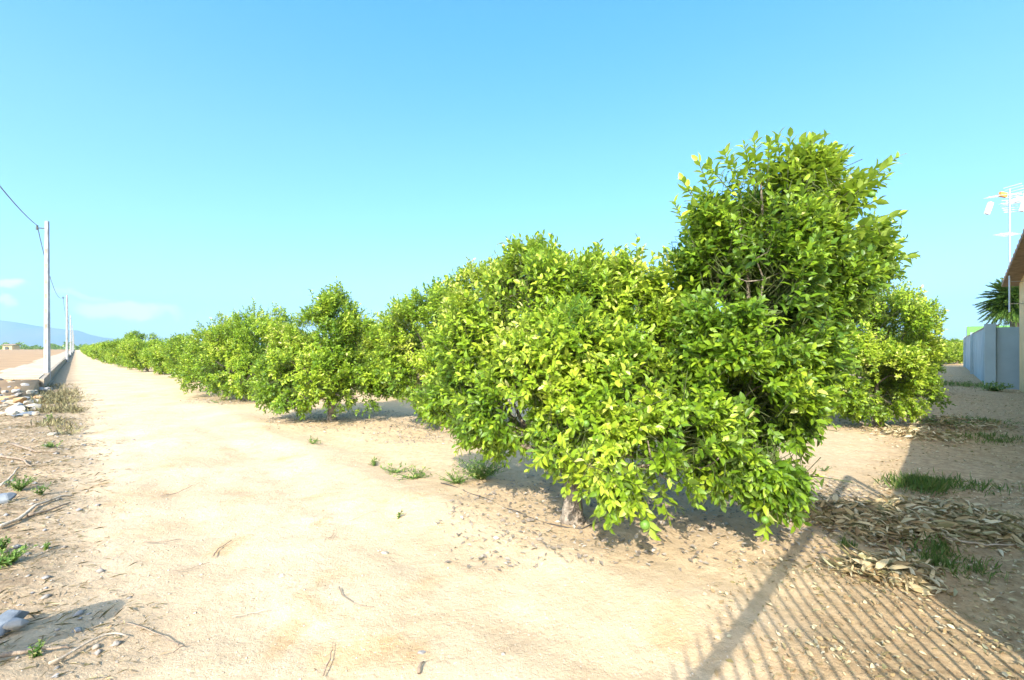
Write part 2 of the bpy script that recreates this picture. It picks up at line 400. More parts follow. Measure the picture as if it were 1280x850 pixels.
# ------------------------------------------------------------------ foliage
LV6 = np.array([[0, 0, 0], [0, .33, -.01], [0, .70, -.05], [0, 1, -.16], [-.22, .33, .055], [-.17, .70, .01], [.22, .33, .055], [.17, .70, .01]])
LT6 = np.array([[0, 1, 4], [2, 3, 5], [1, 0, 6], [3, 2, 7]]); LQ6 = np.array([[1, 2, 5, 4], [2, 1, 6, 7]])
LV2 = np.array([[0, 0, 0], [-.23, .5, .05], [0, 1, -.1], [.23, .5, .05]])
LT2 = np.array([[0, 2, 1], [0, 3, 2]])
def leaves(pos, dirv, nor, size, wid, tintv, hi=True):
    """arrays of leaf base, direction, normal, length, width factor -> verts, tri faces, quad faces, tint"""
    d = nrm(dirv); x = nrm(np.cross(d, nor)); z = np.cross(x, d)
    T = LV6 if hi else LV2
    V = pos[:, None, :]+size[:, None, None]*(T[None, :, 0:1]*wid[:, None, None]*x[:, None, :]+T[None, :, 1:2]*d[:, None, :]+T[None, :, 2:3]*z[:, None, :])
    n = len(pos); k = len(T); off = (np.arange(n)*k)[:, None, None]
    tri = ((LT6 if hi else LT2)[None]+off).reshape(-1, 3)
    quad = (LQ6[None]+off).reshape(-1, 4) if hi else None
    return V.reshape(-1, 3), tri, quad, np.repeat(tintv, k)
def twigs(Pt, Dt, Lt, out, n, size, hi, tw_tint, rg, droop=.2):
    """leaf clusters along shoots"""
    T = len(Pt)
    t = np.tile((np.arange(n)+.4)/n, T); base = np.repeat(Pt, n, 0); D = np.repeat(Dt, n, 0); Ln = np.repeat(Lt, n)
    az = np.tile(np.arange(n)*2.4, T)+np.repeat(rg.random(T)*6.28, n)+rg.normal(0, .25, T*n)
    a = nrm(np.cross(D, nrm(rg.normal(size=D.shape)*.01+np.array([.13, .27, .95])))); bb = np.cross(D, a)
    rad = a*np.cos(az)[:, None]+bb*np.sin(az)[:, None]
    ang = np.radians(68-38*t+rg.normal(0, 9, T*n))
    d = D*np.cos(ang)[:, None]+rad*np.sin(ang)[:, None]
    d[:, 2] -= droop*rg.random(T*n)
    O = np.repeat(out, n, 0)
    nor = D*.55+O*.35+np.array([0, 0, .55])+rg.normal(0, .38, d.shape)
    pos = base+D*(t*Ln)[:, None]
    sz = size*(.55+.75*rg.random(T*n)**.8)*(1-.25*t)
    wd = .85+.4*rg.random(T*n)
    ti = np.clip(np.repeat(tw_tint, n)+rg.normal(0, .08, T*n)+.12*(t-.4), 0, 1)
    ti = np.where(rg.random(T*n) < .003, .99, ti)
    return leaves(pos, d, nor, sz, wd, ti, hi)
def stem_geo(P0, P1, r):
    d = nrm(P1-P0); a = nrm(np.cross(d, np.array([.3, .2, .9]))); b_ = np.cross(d, a)
    ring = [a*math.cos(k*2.094)+b_*math.sin(k*2.094) for k in range(3)]
    V = np.stack([P0+ring[0]*r, P0+ring[1]*r, P0+ring[2]*r, P1+ring[0]*r*.5, P1+ring[1]*r*.5, P1+ring[2]*r*.5], 1)
    n = len(P0); off = (np.arange(n)*6)[:, None, None]
    Q = (np.array([[0, 1, 4, 3], [1, 2, 5, 4], [2, 0, 3, 5]])[None]+off).reshape(-1, 4)
    return V.reshape(-1, 3), Q
def crown_mesh(lobes, ntw, nleaf, size, hi, rg, shoots=(), tlen=.24, tshift=0, density_in=.35, zfloor=.10):
    lobes = np.array(lobes, float)            # x,y,z,r
    sub = []
    for l_ in lobes:                          # side clumps break up each lobe
        for q_ in range(5):
            u_ = nrm(rg.normal(size=3)+[0, 0, .2]); sub.append([*(l_[:3]+u_*l_[3]*.78), l_[3]*rg.uniform(.26, .48)])
    lobes[:, 3] *= .86
    lobes = np.vstack([lobes, sub])
    Cn = lobes[:, :3]; Rr = lobes[:, 3]
    w_ = Rr**2/np.sum(Rr**2)
    P_ = []; O_ = []
    tot = 0
    cen = np.average(Cn, axis=0, weights=Rr**2)
    while tot < ntw:
        m = ntw
        k = rg.choice(len(lobes), m, p=w_)
        u = nrm(rg.normal(size=(m, 3))); f = 1-.42*rg.random(m)**1.6
        # bumpy radius
        bump = 1+.13*np.sin(u[:, 0]*7+k*1.7)*np.sin(u[:, 1]*6+k)+.10*np.sin(u[:, 2]*9+k*2.3+u[:, 0]*5)
        p = Cn[k]+u*(Rr[k]*f*bump)[:, None]*np.array([1, 1, .92])
        dd = np.linalg.norm(p[:, None, :]-Cn[None], axis=2)/Rr[None]
        inner = dd.min(1)
        keep = (inner > .72) | (rg.random(m) < density_in*.5)
        keep &= p[:, 2] > zfloor
        # holes: clumpy density
        hol = np.sin(p[:, 0]*5.1+1)+np.sin(p[:, 1]*4.7+2)+np.sin(p[:, 2]*5.9+p[:, 0]*2)
        keep &= (hol > -.72) | (rg.random(m) < .08)
        o = nrm(u*.75+nrm(p-cen)*.5)
        P_.append(p[keep]); O_.append(o[keep]); tot += keep.sum()
    p = np.concatenate(P_)[:ntw]; o = np.concatenate(O_)[:ntw]
    low = 1-sstep(.5, 1.3, p[:, 2])
    up = np.array([0, 0, 1.])
    D = nrm(o*.75+up*(.45-.75*low)[:, None]+rg.normal(0, .33, p.shape))
    Lt = tlen*(.6+.8*rg.random(len(p)))
    P0 = p-D*(Lt*.55)[:, None]
    # patches of young yellow growth and of old dark leaves
    pn = .5+.3*np.sin(p[:, 0]*3.1+p[:, 2]*2.2)+.28*np.sin(p[:, 1]*2.9-p[:, 2]*3.4+1.3)+.2*np.sin(p[:, 0]*8.3-p[:, 2]*7.1)
    tt = np.clip(.47+.30*(pn-.5)+rg.normal(0, .12, len(p))+tshift+.07*(p[:, 2]-1.5), .05, .86)
    V, tri, quad, ti = twigs(P0, D, Lt, o, nleaf, size, hi, tt, rg)
    Vs, Qs = stem_geo(P0-D*(Lt*.5)[:, None], P0+D*Lt[:, None], .0035)
    allV = [V]; tris = [tri]; quads = [quad] if hi else []; ts = [ti]; n0 = len(V)
    sV = [Vs]; sQ = [Qs]
    if len(shoots):
        S0 = []; SD = []; SL = []
        for s0, s1 in shoots:
            s0 = np.array(s0); s1 = np.array(s1); ln = np.linalg.norm(s1-s0); 
            S0.append(s0); SD.append((s1-s0)/ln); SL.append(ln)
        S0 = np.array(S0); SD = np.array(SD); SL = np.array(SL)
        V2, t2, q2, ti2 = twigs(S0, SD, SL, SD, 19, size*1.25, hi, np.full(len(S0), .6), rg, droop=.25)
        allV.append(V2); tris.append(t2+n0); ts.append(ti2)
        if hi: quads.append(q2+n0)
        n0 += len(V2)
        V3, Q3 = stem_geo(S0-SD*.15, S0+SD*SL[:, None], .006); sV.append(V3); sQ.append(Q3+len(Vs))
    off = n0; VV = np.concatenate(allV+sV); g = [np.concatenate(tris)]
    mi = [np.zeros(len(g[0]), int)]
    if hi: g.append(np.concatenate(quads)); mi.append(np.zeros(len(g[1]), int))
    SQ = np.concatenate([s for s in sQ])+off; g.append(SQ); mi.append(np.ones(len(SQ), int))
    tt = np.concatenate(ts+[np.zeros(len(VV)-off)])
    me = np_mesh('crown', VV, g, {'tint': tt}, np.concatenate(mi))
    return me, p
def limbs(b, base, lobes, r0, rg, tips, lean=(0, 0), fork=.55, n=9, nsec=70):
    base = np.array(base, float)
    fk = base+np.array([lean[0], lean[1], fork])
    b.tube([base+np.array([0, 0, -.12]), base+np.array([0, 0, -.01]), base+np.array([0, 0, .07]), base+np.array([lean[0]*.4, lean[1]*.4, fork*.5]), fk], [r0*1.9, r0*1.5, r0*1.12, r0*.95, r0*1.05], n=12)
    nodes = []
    for (x, y, z, rr) in lobes:
        t = np.array([x, y, z]); m1 = fk+(t-fk)*.38+np.array([rg.normal(0, .07), rg.normal(0, .07), .06]); m2 = fk+(t-fk)*.72+rg.normal(0, .06, 3)
        rb = r0*(.35+.35*rr)
        b.tube([fk-np.array([0, 0, .04]), m1, m2, t], [rb, rb*.68, rb*.42, rb*.18], n=7)
        nodes += [(m1, rb*.4), (m2, rb*.34), (t, rb*.16)]
    if nsec and len(tips):
        sel = rg.choice(len(tips), min(nsec, len(tips)), replace=False)
        NN = np.array([q_[0] for q_ in nodes])
        for i in sel:
            tip = tips[i]; j = np.argmin(np.linalg.norm(NN-tip, axis=1)); a = NN[j]; rr = max(.008, nodes[j][1]*.6)
            mid = (a+tip)/2+rg.normal(0, .05, 3)
            b.tube([a, mid, a+(tip-a)*.93], [rr, rr*.6, rr*.3], n=5, cap=False)
FR = None
def fruit_mesh():
    b = MB(); n = 10; r_ = 6; vs = []; fs = []
    for i in range(1, r_):
        th = math.pi*i/r_
        for k in range(n): vs.append((math.sin(th)*math.cos(k*2*math.pi/n), math.sin(th)*math.sin(k*2*math.pi/n), math.cos(th)*.96))
    vs += [(0, 0, .93), (0, 0, -.96)]
    for i in range(r_-2):
        for k in range(n): fs.append((i*n+k, (i+1)*n+k, (i+1)*n+(k+1) % n, i*n+(k+1) % n))
    t_ = len(vs)-2
    for k in range(n): fs.append((t_, k, (k+1) % n)); fs.append((t_+1, (r_-2)*n+(k+1) % n, (r_-2)*n+k))
    me = bpy.data.meshes.new('fruit'); me.from_pydata(vs, [], fs); me.materials.append(M['fruit'])
    me.polygons.foreach_set('use_smooth', np.ones(len(me.polygons), bool)); return me
FR = fruit_mesh()
def near_tree(base, lobes_px, label, seed, ntw, nleaf, size, r0=.085, lean=(0, 0), fork=.5, shoots_px=(), fruit=0, group='orange trees of the orchard', tshift=0, nsec=70, tlen=.24, fruit_px=()):
    rg = np.random.default_rng(seed)
    base = on(base)
    root = empty('orange_tree', base); tag(root, label, 'tree', group)
    bo = np.array(base)
    lob = [tuple(np.array(A(px, py, Yd))-bo)+(rr,) for (px, py, Yd, rr) in lobes_px]
    sh = [(tuple(np.array(A(*s0))-bo), tuple(np.array(A(*s1))-bo)) for s0, s1 in shoots_px]
    me, tips = crown_mesh(lob, ntw, nleaf, size, True, rg, sh, tlen=tlen, tshift=tshift)
    to_obj('crown', me, [M['citrus'], M['twig']], root, smooth=True)
    b = MB(); limbs(b, (0, 0, 0), lob, r0, rg, tips, lean, fork, nsec=nsec)
    b.build('trunk', M['bark'], root, smooth=True)
    spots = [np.array(A(*f_))-bo for f_ in fruit_px]
    if fruit:
        front = tips[np.argsort(tips[:, 1]+rg.normal(0, .25, len(tips)))[:len(tips)//2]]
        spots += [front[i]+rg.normal(0, .02, 3)-np.array([0, 0, .05]) for i in rg.choice(len(front), fruit, replace=False)]
    for s in spots:
        fo = bpy.data.objects.new('fruit', FR); col.objects.link(fo); fo.parent = root; fo.location = s
        k = rg.uniform(.027, .036); fo.scale = (k, k, k)
    return root

near_tree((.55, 3.93), [(620, 425, 4.7, .72), (700, 382, 4.7, .66), (775, 400, 4.4, .62), (690, 470, 3.9, .62), (785, 500, 3.6, .55), (850, 545, 3.35, .40), (640, 500, 4.3, .55),
    (830, 430, 4.2, .55), (755, 360, 4.8, .48), (655, 365, 5.0, .52), (815, 580, 3.15, .30), (590, 470, 4.8, .42), (745, 560, 3.2, .27), (880, 585, 3.25, .26), (720, 530, 3.5, .30), (600, 530, 4.3, .24), (726, 588, 3.35, .14), (770, 600, 3.1, .2), (700, 545, 3.7, .26), (835, 600, 3.1, .22), (560, 500, 4.9, .3)],
    'broad low orange tree in the foreground with grey trunk showing at the track edge', 11, 5600, 11, .083, r0=.088, lean=(.02, .12), fork=.42,
    shoots_px=[((695, 340, 4.6), (688, 296, 4.5)), ((640, 345, 4.8), (640, 308, 4.8)), ((740, 335, 4.6), (745, 306, 4.6)), ((790, 345, 4.4), (800, 312, 4.4)), ((800, 610, 3.0), (815, 668, 2.95)),
               ((690, 560, 3.3), (660, 588, 3.2)), ((720, 580, 3.2), (700, 556, 3.1)), ((590, 540, 4.2), (570, 566, 4.1)), ((820, 350, 4.3), (832, 315, 4.3)), ((765, 345, 4.5), (770, 310, 4.5)), ((668, 350, 4.7), (662, 312, 4.7))],
    fruit=26, fruit_px=[(806, 656, 2.95), (818, 662, 3.0), (812, 645, 3.02)])
near_tree((2.5, 4.35), [(955, 300, 3.9, .56), (985, 240, 3.85, .27), (905, 330, 4.1, .48), (1035, 275, 4.1, .34), (1060, 335, 4.3, .30), (945, 400, 3.9, .62), (990, 430, 4.1, .50), (925, 500, 3.7, .50),
    (950, 560, 3.5, .34), (885, 430, 4.0, .48), (1015, 375, 4.2, .46), (920, 575, 3.5, .32), (965, 500, 3.8, .40), (920, 250, 3.9, .20), (1005, 212, 3.8, .15), (950, 212, 3.8, .14), (890, 280, 3.9, .20), (1055, 245, 3.95, .15), (1085, 305, 4.1, .20), (1030, 215, 3.85, .11), (968, 605, 3.35, .22), (955, 350, 3.65, .40), (925, 420, 3.6, .40), (985, 470, 3.95, .36), (970, 530, 3.75, .30), (970, 590, 3.5, .18), (890, 500, 3.75, .36)],
    'tallest orange tree with dark dense crown and long shoots against the sky', 12, 6600, 11, .086, r0=.09, lean=(-.05, -.05), fork=.6, tshift=-.18,
    shoots_px=[((1060, 260, 3.7), (1085, 225, 3.7)), ((1085, 228, 3.7), (1122, 196, 3.7)), ((1070, 285, 3.7), (1126, 268, 3.7)), ((1095, 330, 4.0), (1145, 318, 4.0)), ((985, 215, 3.7), (988, 168, 3.7)), ((940, 225, 3.8), (930, 180, 3.8)),
               ((1020, 210, 3.7), (1044, 184, 3.7)), ((960, 210, 3.7), (962, 174, 3.7)), ((880, 270, 3.8), (852, 224, 3.8)), ((895, 255, 3.8), (872, 200, 3.8)), ((860, 290, 3.8), (842, 252, 3.8)), ((955, 620, 3.2), (957, 668, 3.15)),
               ((1040, 300, 3.8), (1075, 290, 3.8)), ((1000, 195, 3.7), (1010, 176, 3.7)), ((915, 215, 3.8), (905, 190, 3.8)), ((1040, 250, 3.8), (1075, 215, 3.8)), ((975, 205, 3.8), (972, 168, 3.8)), ((1000, 205, 3.8), (1022, 172, 3.8)), ((925, 240, 3.8), (915, 196, 3.8)), ((945, 215, 3.8), (943, 176, 3.8)), ((1025, 225, 3.8), (1060, 194, 3.75)), ((1080, 300, 3.9), (1118, 292, 3.9)), ((1085, 350, 4.2), (1128, 345, 4.2)), ((885, 290, 3.9), (862, 262, 3.9)), ((1060, 240, 3.8), (1096, 208, 3.75)), ((1075, 245, 3.8), (1108, 222, 3.75)), ((1060, 265, 3.8), (1098, 250, 3.8)), ((900, 250, 3.8), (858, 236, 3.8)), ((905, 230, 3.8), (884, 205, 3.8)), ((965, 220, 3.75), (1000, 178, 3.7)), ((1010, 220, 3.75), (1050, 196, 3.7)), ((1085, 300, 4.0), (1140, 322, 4.0))],
    fruit=14, fruit_px=[(1090, 243, 3.65), (1055, 280, 3.65), (956, 650, 3.1)])
near_tree((7.6, 9.0), [(1095, 415, 8.9, .95), (1130, 415, 9.2, .70), (1100, 495, 8.7, .55), (1140, 490, 8.8, .5), (1070, 500, 8.6, .45), (1140, 475, 9.0, .35), (1060, 445, 8.7, .75), (1110, 470, 8.5, .55), (1132, 462, 8.9, .48), (1060, 395, 9.1, .7), (1120, 392, 9.3, .5), (1050, 490, 8.5, .4)],
    'yellowish orange tree right of the tallest one, beside the shaded lane', 13, 3200, 11, .085, tshift=.08, r0=.09,
    shoots_px=[((1120, 380, 9), (1135, 352, 9)), ((1145, 400, 9), (1168, 388, 9)), ((1150, 430, 9), (1180, 432, 9)), ((1090, 380, 9), (1100, 355, 9))], nsec=40)
near_tree((-1.35, 8.6), [(545, 388, 8.8, .62), (585, 362, 8.6, .5), (515, 405, 9.0, .45), (530, 430, 8.8, .85), (497, 425, 9.2, .55), (570, 405, 8.5, .82), (505, 470, 8.6, .38), (560, 475, 8.2, .55), (610, 375, 8.6, .75), (600, 450, 8.4, .8), (650, 400, 8.8, .8), (485, 465, 9.3, .38), (540, 495, 8.4, .42), (600, 490, 8.3, .55), (570, 440, 8.2, .7), (500, 400, 9.3, .4)],
    'orange tree with bare pinkish limbs at its left, just left of the foreground tree', 14, 4200, 11, .085, lean=(-.2, 0), r0=.10,
    shoots_px=[((500, 395, 9), (492, 372, 9)), ((545, 375, 8.8), (548, 352, 8.8)), ((585, 350, 8.5), (590, 332, 8.5))], nsec=50)
near_tree((-4.05, 9.7), [(415, 435, 9.7, .85), (380, 460, 9.3, .62), (448, 468, 9.4, .50), (420, 395, 9.8, .58), (375, 492, 9.1, .42), (425, 495, 9.1, .42), (362, 438, 9.9, .5), (455, 430, 9.9, .45), (395, 415, 9.6, .6), (472, 470, 9.5, .5), (350, 480, 9.5, .6), (400, 470, 9.0, .6), (450, 495, 9.2, .38), (365, 505, 9.0, .35), (440, 420, 9.7, .6)],
    'orange tree with a tall leafy spike on top, between path bend and bare limbs', 15, 3800, 11, .085, r0=.085,
    shoots_px=[((420, 385, 9.6), (421, 345, 9.6)), ((395, 390, 9.6), (388, 362, 9.6)), ((440, 395, 9.6), (445, 378, 9.6)), ((410, 385, 9.6), (402, 366, 9.6)), ((418, 372, 9.6), (424, 352, 9.6))], nsec=40)
near_tree((-8.2, 13.4), [(312, 430, 13.6, 1.05), (337, 425, 13.2, .95), (288, 450, 13.6, .9), (318, 468, 12.9, .8), (268, 450, 14.2, .8), (350, 450, 13, .8), (320, 405, 13.8, .7), (290, 480, 13.1, .6), (255, 465, 14.2, .8), (340, 485, 12.6, .6), (270, 420, 14.4, .8), (235, 450, 15, .8), (360, 460, 12.8, .6)],
    'rounded orange tree next beyond the one with the leafy spike', 16, 3600, 11, .09, r0=.09, nsec=40,
    shoots_px=[((318, 390, 13.5), (316, 373, 13.5)), ((340, 395, 13.3), (345, 380, 13.3)), ((300, 400, 13.5), (292, 386, 13.5))])

# three kinds of smaller-detail trees for the rest of the orchard
def proto(seed, ntw, nleaf, size, tshift):
    rg = np.random.default_rng(seed); lob = []
    for k in range(9):
        a = k*2.4+rg.random(); rr = rg.uniform(.35, .95)
        lob.append((math.cos(a)*rr, math.sin(a)*rr, rg.uniform(.75, 1.75), rg.uniform(.55, .85)))
    lob.append((rg.normal(0, .2), rg.normal(0, .2), 1.9, .7))
    me, tips = crown_mesh(lob, ntw, nleaf, size, False, rg, tlen=.3, tshift=tshift)
    for m_ in (M['citrus'], M['twig']): me.materials.append(m_)
    me.polygons.foreach_set('use_smooth', np.ones(len(me.polygons), bool))
    b = MB(); limbs(b, (0, 0, 0), lob[:6], .085, rg, tips, nsec=0)
    tme = bpy.data.meshes.new('trunk'); tme.from_pydata(b.v, [], b.f); tme.materials.append(M['bark'])
    return me, tme
PROT = [proto(31, 1500, 8, .13, .02), proto(32, 1500, 8, .13, .06), proto(33, 1500, 8, .13, -.03)]
LOWP = [proto(41, 700, 6, .20, .04), proto(42, 700, 6, .20, 0)]
def place_tree(pr, x, y, s, label, group, hs=1.0):
    root = empty('orange_tree', (x, y, ghs(x, y)), random.uniform(0, 6.28)); root.scale = (s, s, s*hs)
    tag(root, label, 'tree', group)
    for nm, me in (('crown', pr[0]), ('trunk', pr[1])):
        o = bpy.data.objects.new(nm, me); col.objects.link(o); o.parent = root
    return root
GRP = 'orange trees of the orchard'
LAB = ['small orange tree just beyond the rounded one along the track edge', 'second orange tree beyond the rounded one, its crown lower and paler', 'third orange tree beyond the rounded one along the track edge']
Yk = 17.3; k = 0
while Yk < 175:
    c = np.interp(Yk, [17, 21, 29, 50, 100, 180], [5.9, 5.7, 4.8, 3.6, 3.4, 3.4])
    x = c-1.009*Yk
    lab = LAB[k] if k < 3 else 'one of the small orange trees shrinking into the distance at the track edge'
    s = [1.04, .92, 1.0][k % 3]*random.uniform(.9, 1.1)*(1 if Yk < 21 else .86)
    place_tree((PROT if Yk < 45 else LOWP)[k % (3 if Yk < 45 else 2)], x, Yk, s, lab, GRP if k < 3 else 'far orange trees at the track edge')
    Yk += 2.9 if k else 3.1; k += 1
# taller dark tree standing out of the far row
dt = place_tree(PROT[2], 0, 0, 1.35, 'dark round tree rising above the far end of the orange rows', 'far taller trees')
dt.location = (*P(166, 47)[:2], 0); dt.name = 'dark_tree'
# rows deeper in the orchard
k = 0
for row in range(1, 4):
    for j in range(-1, 10):
        Yk = 4.2+row*3.4+j*3.2+random.uniform(-.3, .3); x = 4.9+row*5.0+random.uniform(-.3, .3)-1.0*Yk+(row*1.2)
        if Yk < 11: continue
        if x-Yk > -3.4: continue
        px = CX+F*x/Yk
        if px > 1010 or px < 60: continue
        place_tree(PROT[k % 3], x, Yk, random.uniform(.88, 1.0), 'orange tree deep in the orchard, mostly hidden behind the front crowns', 'orange trees behind the front row'); k += 1
# row continuing along the lane
for i, (px, Yd, s) in enumerate([(1112, 15.5, .95), (1128, 21, .95), (1141, 27, .9)]):
    place_tree(PROT[i], (px-CX)/F*Yd, Yd, s, ['first orange tree behind the yellowish one along the lane', 'second orange tree behind the yellowish one along the lane', 'third orange tree behind the yellowish one along the lane'][i], GRP)
for i, px in enumerate([1146, 1163, 1179, 1194, 1208, 1223]):
    place_tree(PROT[(i+1) % 3], (px-CX)/F*42, 42+i*.4, .98, 'one of the orange trees closing the far end of the shaded lane', 'orange trees across the end of the lane')

# far vegetation line beyond the field
rg = np.random.default_rng(5)
n_ = 9000
pxs = rg.uniform(-500, 118, n_); Yf = rg.uniform(330, 420, n_)
hmax = 3.2+1.6*np.sin(pxs*.09)+1.5*np.sin(pxs*.31)
pos = np.stack([(pxs-CX)/F*Yf, Yf, .3+rg.random(n_)*np.maximum(hmax, 1.2)], 1)
V, tri, _, ti = leaves(pos, nrm(rg.normal(size=(n_, 3))), nrm(rg.normal(size=(n_, 3))+[0, -1, .6]), rg.uniform(1.0, 2.2, n_), np.full(n_, 1.6), rg.random(n_), False)
o = to_obj('far_vegetation', np_mesh('far_vegetation', V, [tri], {'tint': ti}), M['farveg'])
tag(o, 'thin far green line of crops and hedges beyond the ploughed field', 'vegetation', kind='stuff')
# pale farm shed in that line
r = empty('farm_shed', P(14, 325)); tag(r, 'tiny pale farm shed on the horizon beyond the ploughed field', 'building')
b = MB(); b.box((0, 0, 1.7), (7, 5, 3.0)); b.build('wall', M['house'], r)
b = MB(); b.add([(-4.8, -3.3, 3.5), (4.8, -3.3, 3.5), (4.8, 3.3, 3.5), (-4.8, 3.3, 3.5), (-4.8, 0, 4.6), (4.8, 0, 4.6)], [(0, 1, 5, 4), (3, 4, 5, 2), (0, 4, 3), (1, 2, 5), (0, 3, 2, 1)]); b.build('roof', M['tile'], r)
b = MB(); b.box((0, -3.01, 1.3), (2.4, .06, 2.6)); b.build('door', M['iron'], r)

# ------------------------------------------------------------------ utility poles and wire
def make_pole():
    r = empty('utility_pole')
    b = MB(); b.box((0, 0, 3.7), (.18, .15, 7.6), taper=.65)
    b.build('shaft', M['pole'], r)
    for k in range(8):
        b = MB(); z_ = 1.2+k*.7; b.box((0, -(.075*(1-.35*(z_+.1)/7.6))-.001, z_), (.07, .012, .22)); b.build('recess', M['concrete'], r)
    b = MB(); b.tube([(-.05, 0, 7.15), (-.42, 0, 7.18)], .025); b.tube([(-.40, 0, 7.08), (-.40, 0, 7.3)], [.05, .035]); b.build('insulator_bracket', M['iron'], r)
    b = MB(); b.box((0, 0, .0), (.4, .36, .10), taper=.9); b.build('foot', M['concrete'], r)
    return r
PY = [20.1, 48.0, 78, 112, 150, 190, -8.5]
plab = ['nearest tall grey concrete utility pole rising against the sky at the left', 'second concrete utility pole, half as tall in view, at the wall', 'third concrete utility pole along the wall',
        'fourth concrete utility pole along the wall, small', 'fifth concrete utility pole along the wall, tiny', 'farthest concrete utility pole at the vanishing end of the track', 'concrete utility pole behind the viewer']
pr = make_pole(); poles = []
kids = list(pr.children)
for i, y in enumerate(PY):
    if i == 0: o = pr
    else:
        o = pr.copy(); col.objects.link(o)
        for ch in kids:
            c_ = ch.copy(); col.objects.link(c_); c_.parent = o
    p = tl(-1.0 if i else -1.35, y); p.z = 0
    if i == 6: p = Vector((6.5, -9.5, 0))
    o.location = p; o.rotation_euler[2] = R(8); tag(o, plab[i], 'utility pole', 'utility poles along the wall'); poles.append(p)
order = [poles[6]]+poles[:6]
bw = MB()
for i in range(len(order)-1):
    a = order[i]+Vector((-.40, -.05, 7.28)); b_ = order[i+1]+Vector((-.40, -.05, 7.28)); sag = 1.25
    bw.tube([a.lerp(b_, t)-Vector((0, 0, sag*4*t*(1-t))) for t in np.linspace(0, 1, 25)], .016, n=5)
tag(bw.build('power_cable', M['iron'], smooth=True), 'single dark power cable sagging from pole to pole', 'cable')

# ------------------------------------------------------------------ right side: walls, house, antenna
def W2(k, Y): return Vector((Y+k, Y, 0))           # point on a line parallel to the lane, x - y = k
def slab_between(b, a, c, th, z0, z1, side=1, m=0):
    d = (c-a); L_ = d.length; d.normalize(); nn = Vector((d.y, -d.x, 0))*side
    mid = (a+c)/2+nn*th/2; rot = Matrix(((d.x, -d.y, 0), (d.y, d.x, 0), (0, 0, 1)))
    b.box((mid.x, mid.y, (z0+z1)/2), (L_, th, z1-z0), rot=rot, m=m)
# far wall along the lane, then the return wall to the house
r = empty('boundary_wall'); tag(r, 'blue grey rendered boundary wall in shade at the end of the lane', 'wall')
b = MB(); slab_between(b, W2(1.8, 17.3), W2(1.8, 36), .2, -.2, 2.47); b.build('wall_panel', M['wall'], r)
b = MB()
slab_between(b, W2(1.8, 17.3)+Vector((.145, -.145, 0)), W2(1.8, 17.3)+Vector((1.5, -1.5, 0)), .2, -.2, 2.42, side=-1); b.build('return_panel', M['wall'], r)
b = MB(); slab_between(b, W2(1.77, 17.2), W2(1.77, 36.1), .26, 2.473, 2.53); b.build('capping', M['wallcap'], r)
for y in (17.25, 26.6, 36.1):
    b = MB(); p = W2(1.83, y); b.box((p.x, p.y, 1.2), (.3, .3, 2.72), rot=Matrix.Rotation(R(45), 3, 'Z')); b.build('pier', M['wall'], r)
# green screen rising behind the far wall
r = empty('green_screen', P(1209, 36.6)); tag(r, 'bright green mesh screen showing above the far end of the grey wall', 'screen')
b = MB(); slab_between(b, Vector((0, 0, 0)), Vector((3.2, -3.2, 0)), .03, .1, 3.42); b.build('mesh_panel', M['mesh'], r)
for k in range(3):
    b = MB(); b.tube([(k*1.6+.03, -k*1.6+.05, 0), (k*1.6+.03, -k*1.6+.05, 3.44)], .035); b.build('post', M['alu'], r)
# near wall, just out of frame; its shadow lies over the lane
r = empty('garden_wall', W2(1.8, 0)); tag(r, 'rendered garden wall beside the lane at the right edge of the view', 'wall')
b = MB(); slab_between(b, Vector((.35, .35, 0)), Vector((9.0, 9.0, 0)), .2, -.2, 2.38); b.build('wall_panel', M['house'], r)
b = MB(); b.add([(.05, .05, 2.382), (.25, -.15, 2.382), (1.0, .8, 2.382), (.8, 1.0, 2.382), (-.2, -.2, 3.5), (0, -.4, 3.5), (.45, .25, 3.5), (.25, .45, 3.5)],
     [(0, 3, 2, 1), (4, 5, 6, 7), (0, 1, 5, 4), (1, 2, 6, 5), (2, 3, 7, 6), (3, 0, 4, 7)]); b.build('shadow_end', M['house'], r)  # unseen leaning end, shaped to set the slanted edge of the wall's shadow
# house
r = empty('house', W2(2.85, 7)); tag(r, 'ochre rendered house with dark tiled eave cut off by the right edge', 'house')
b = MB(); d1 = Vector((1, 1, 0)).normalized(); d2 = Vector((1, -1, 0)).normalized(); Lh = 9.35*1.414
def hp(a, c, z): v = d1*a+d2*c; return (v.x, v.y, z)
z0, z1, zr = -.2, 4.05, 4.85
b.add([hp(0, 0, z0), hp(Lh, 0, z0), hp(Lh, 8, z0), hp(0, 8, z0), hp(0, 0, z1), hp(Lh, 0, z1), hp(Lh, 8, z1), hp(0, 8, z1), hp(Lh/2, 0, zr), hp(Lh/2, 8, zr)],
      [(0, 1, 5, 8, 4), (1, 2, 6, 5), (2, 3, 7, 9, 6), (3, 0, 4, 7)])
b.build('wall', M['house'], r)
b = MB(); ov = .42
def roofslab(a0, a1, za, zb, th=.12):
    vs = [hp(a0, -ov, za), hp(a1, -ov, zb), hp(a1, 8+ov, zb), hp(a0, 8+ov, za)]
    vs += [(x, y, z+th) for x, y, z in vs]
    b.add(vs, [(0, 3, 2, 1), (4, 5, 6, 7), (0, 1, 5, 4), (1, 2, 6, 5), (2, 3, 7, 6), (3, 0, 4, 7)])
roofslab(-ov, Lh/2-.002, 3.99, zr+.02); roofslab(Lh/2+.002, Lh+ov, zr+.02, 3.99)
for k in range(28):
    a0 = -ov+(Lh+2*ov)*k/28; zz = np.interp(a0, [-ov, Lh/2, Lh+ov], [4.12, zr+.15, 4.12])
    v = hp(a0, -ov, zz); v2 = hp(a0, 8+ov, zz); b.tube([v, v2], .07, n=6)
b.build('roof', M['tile'], r)
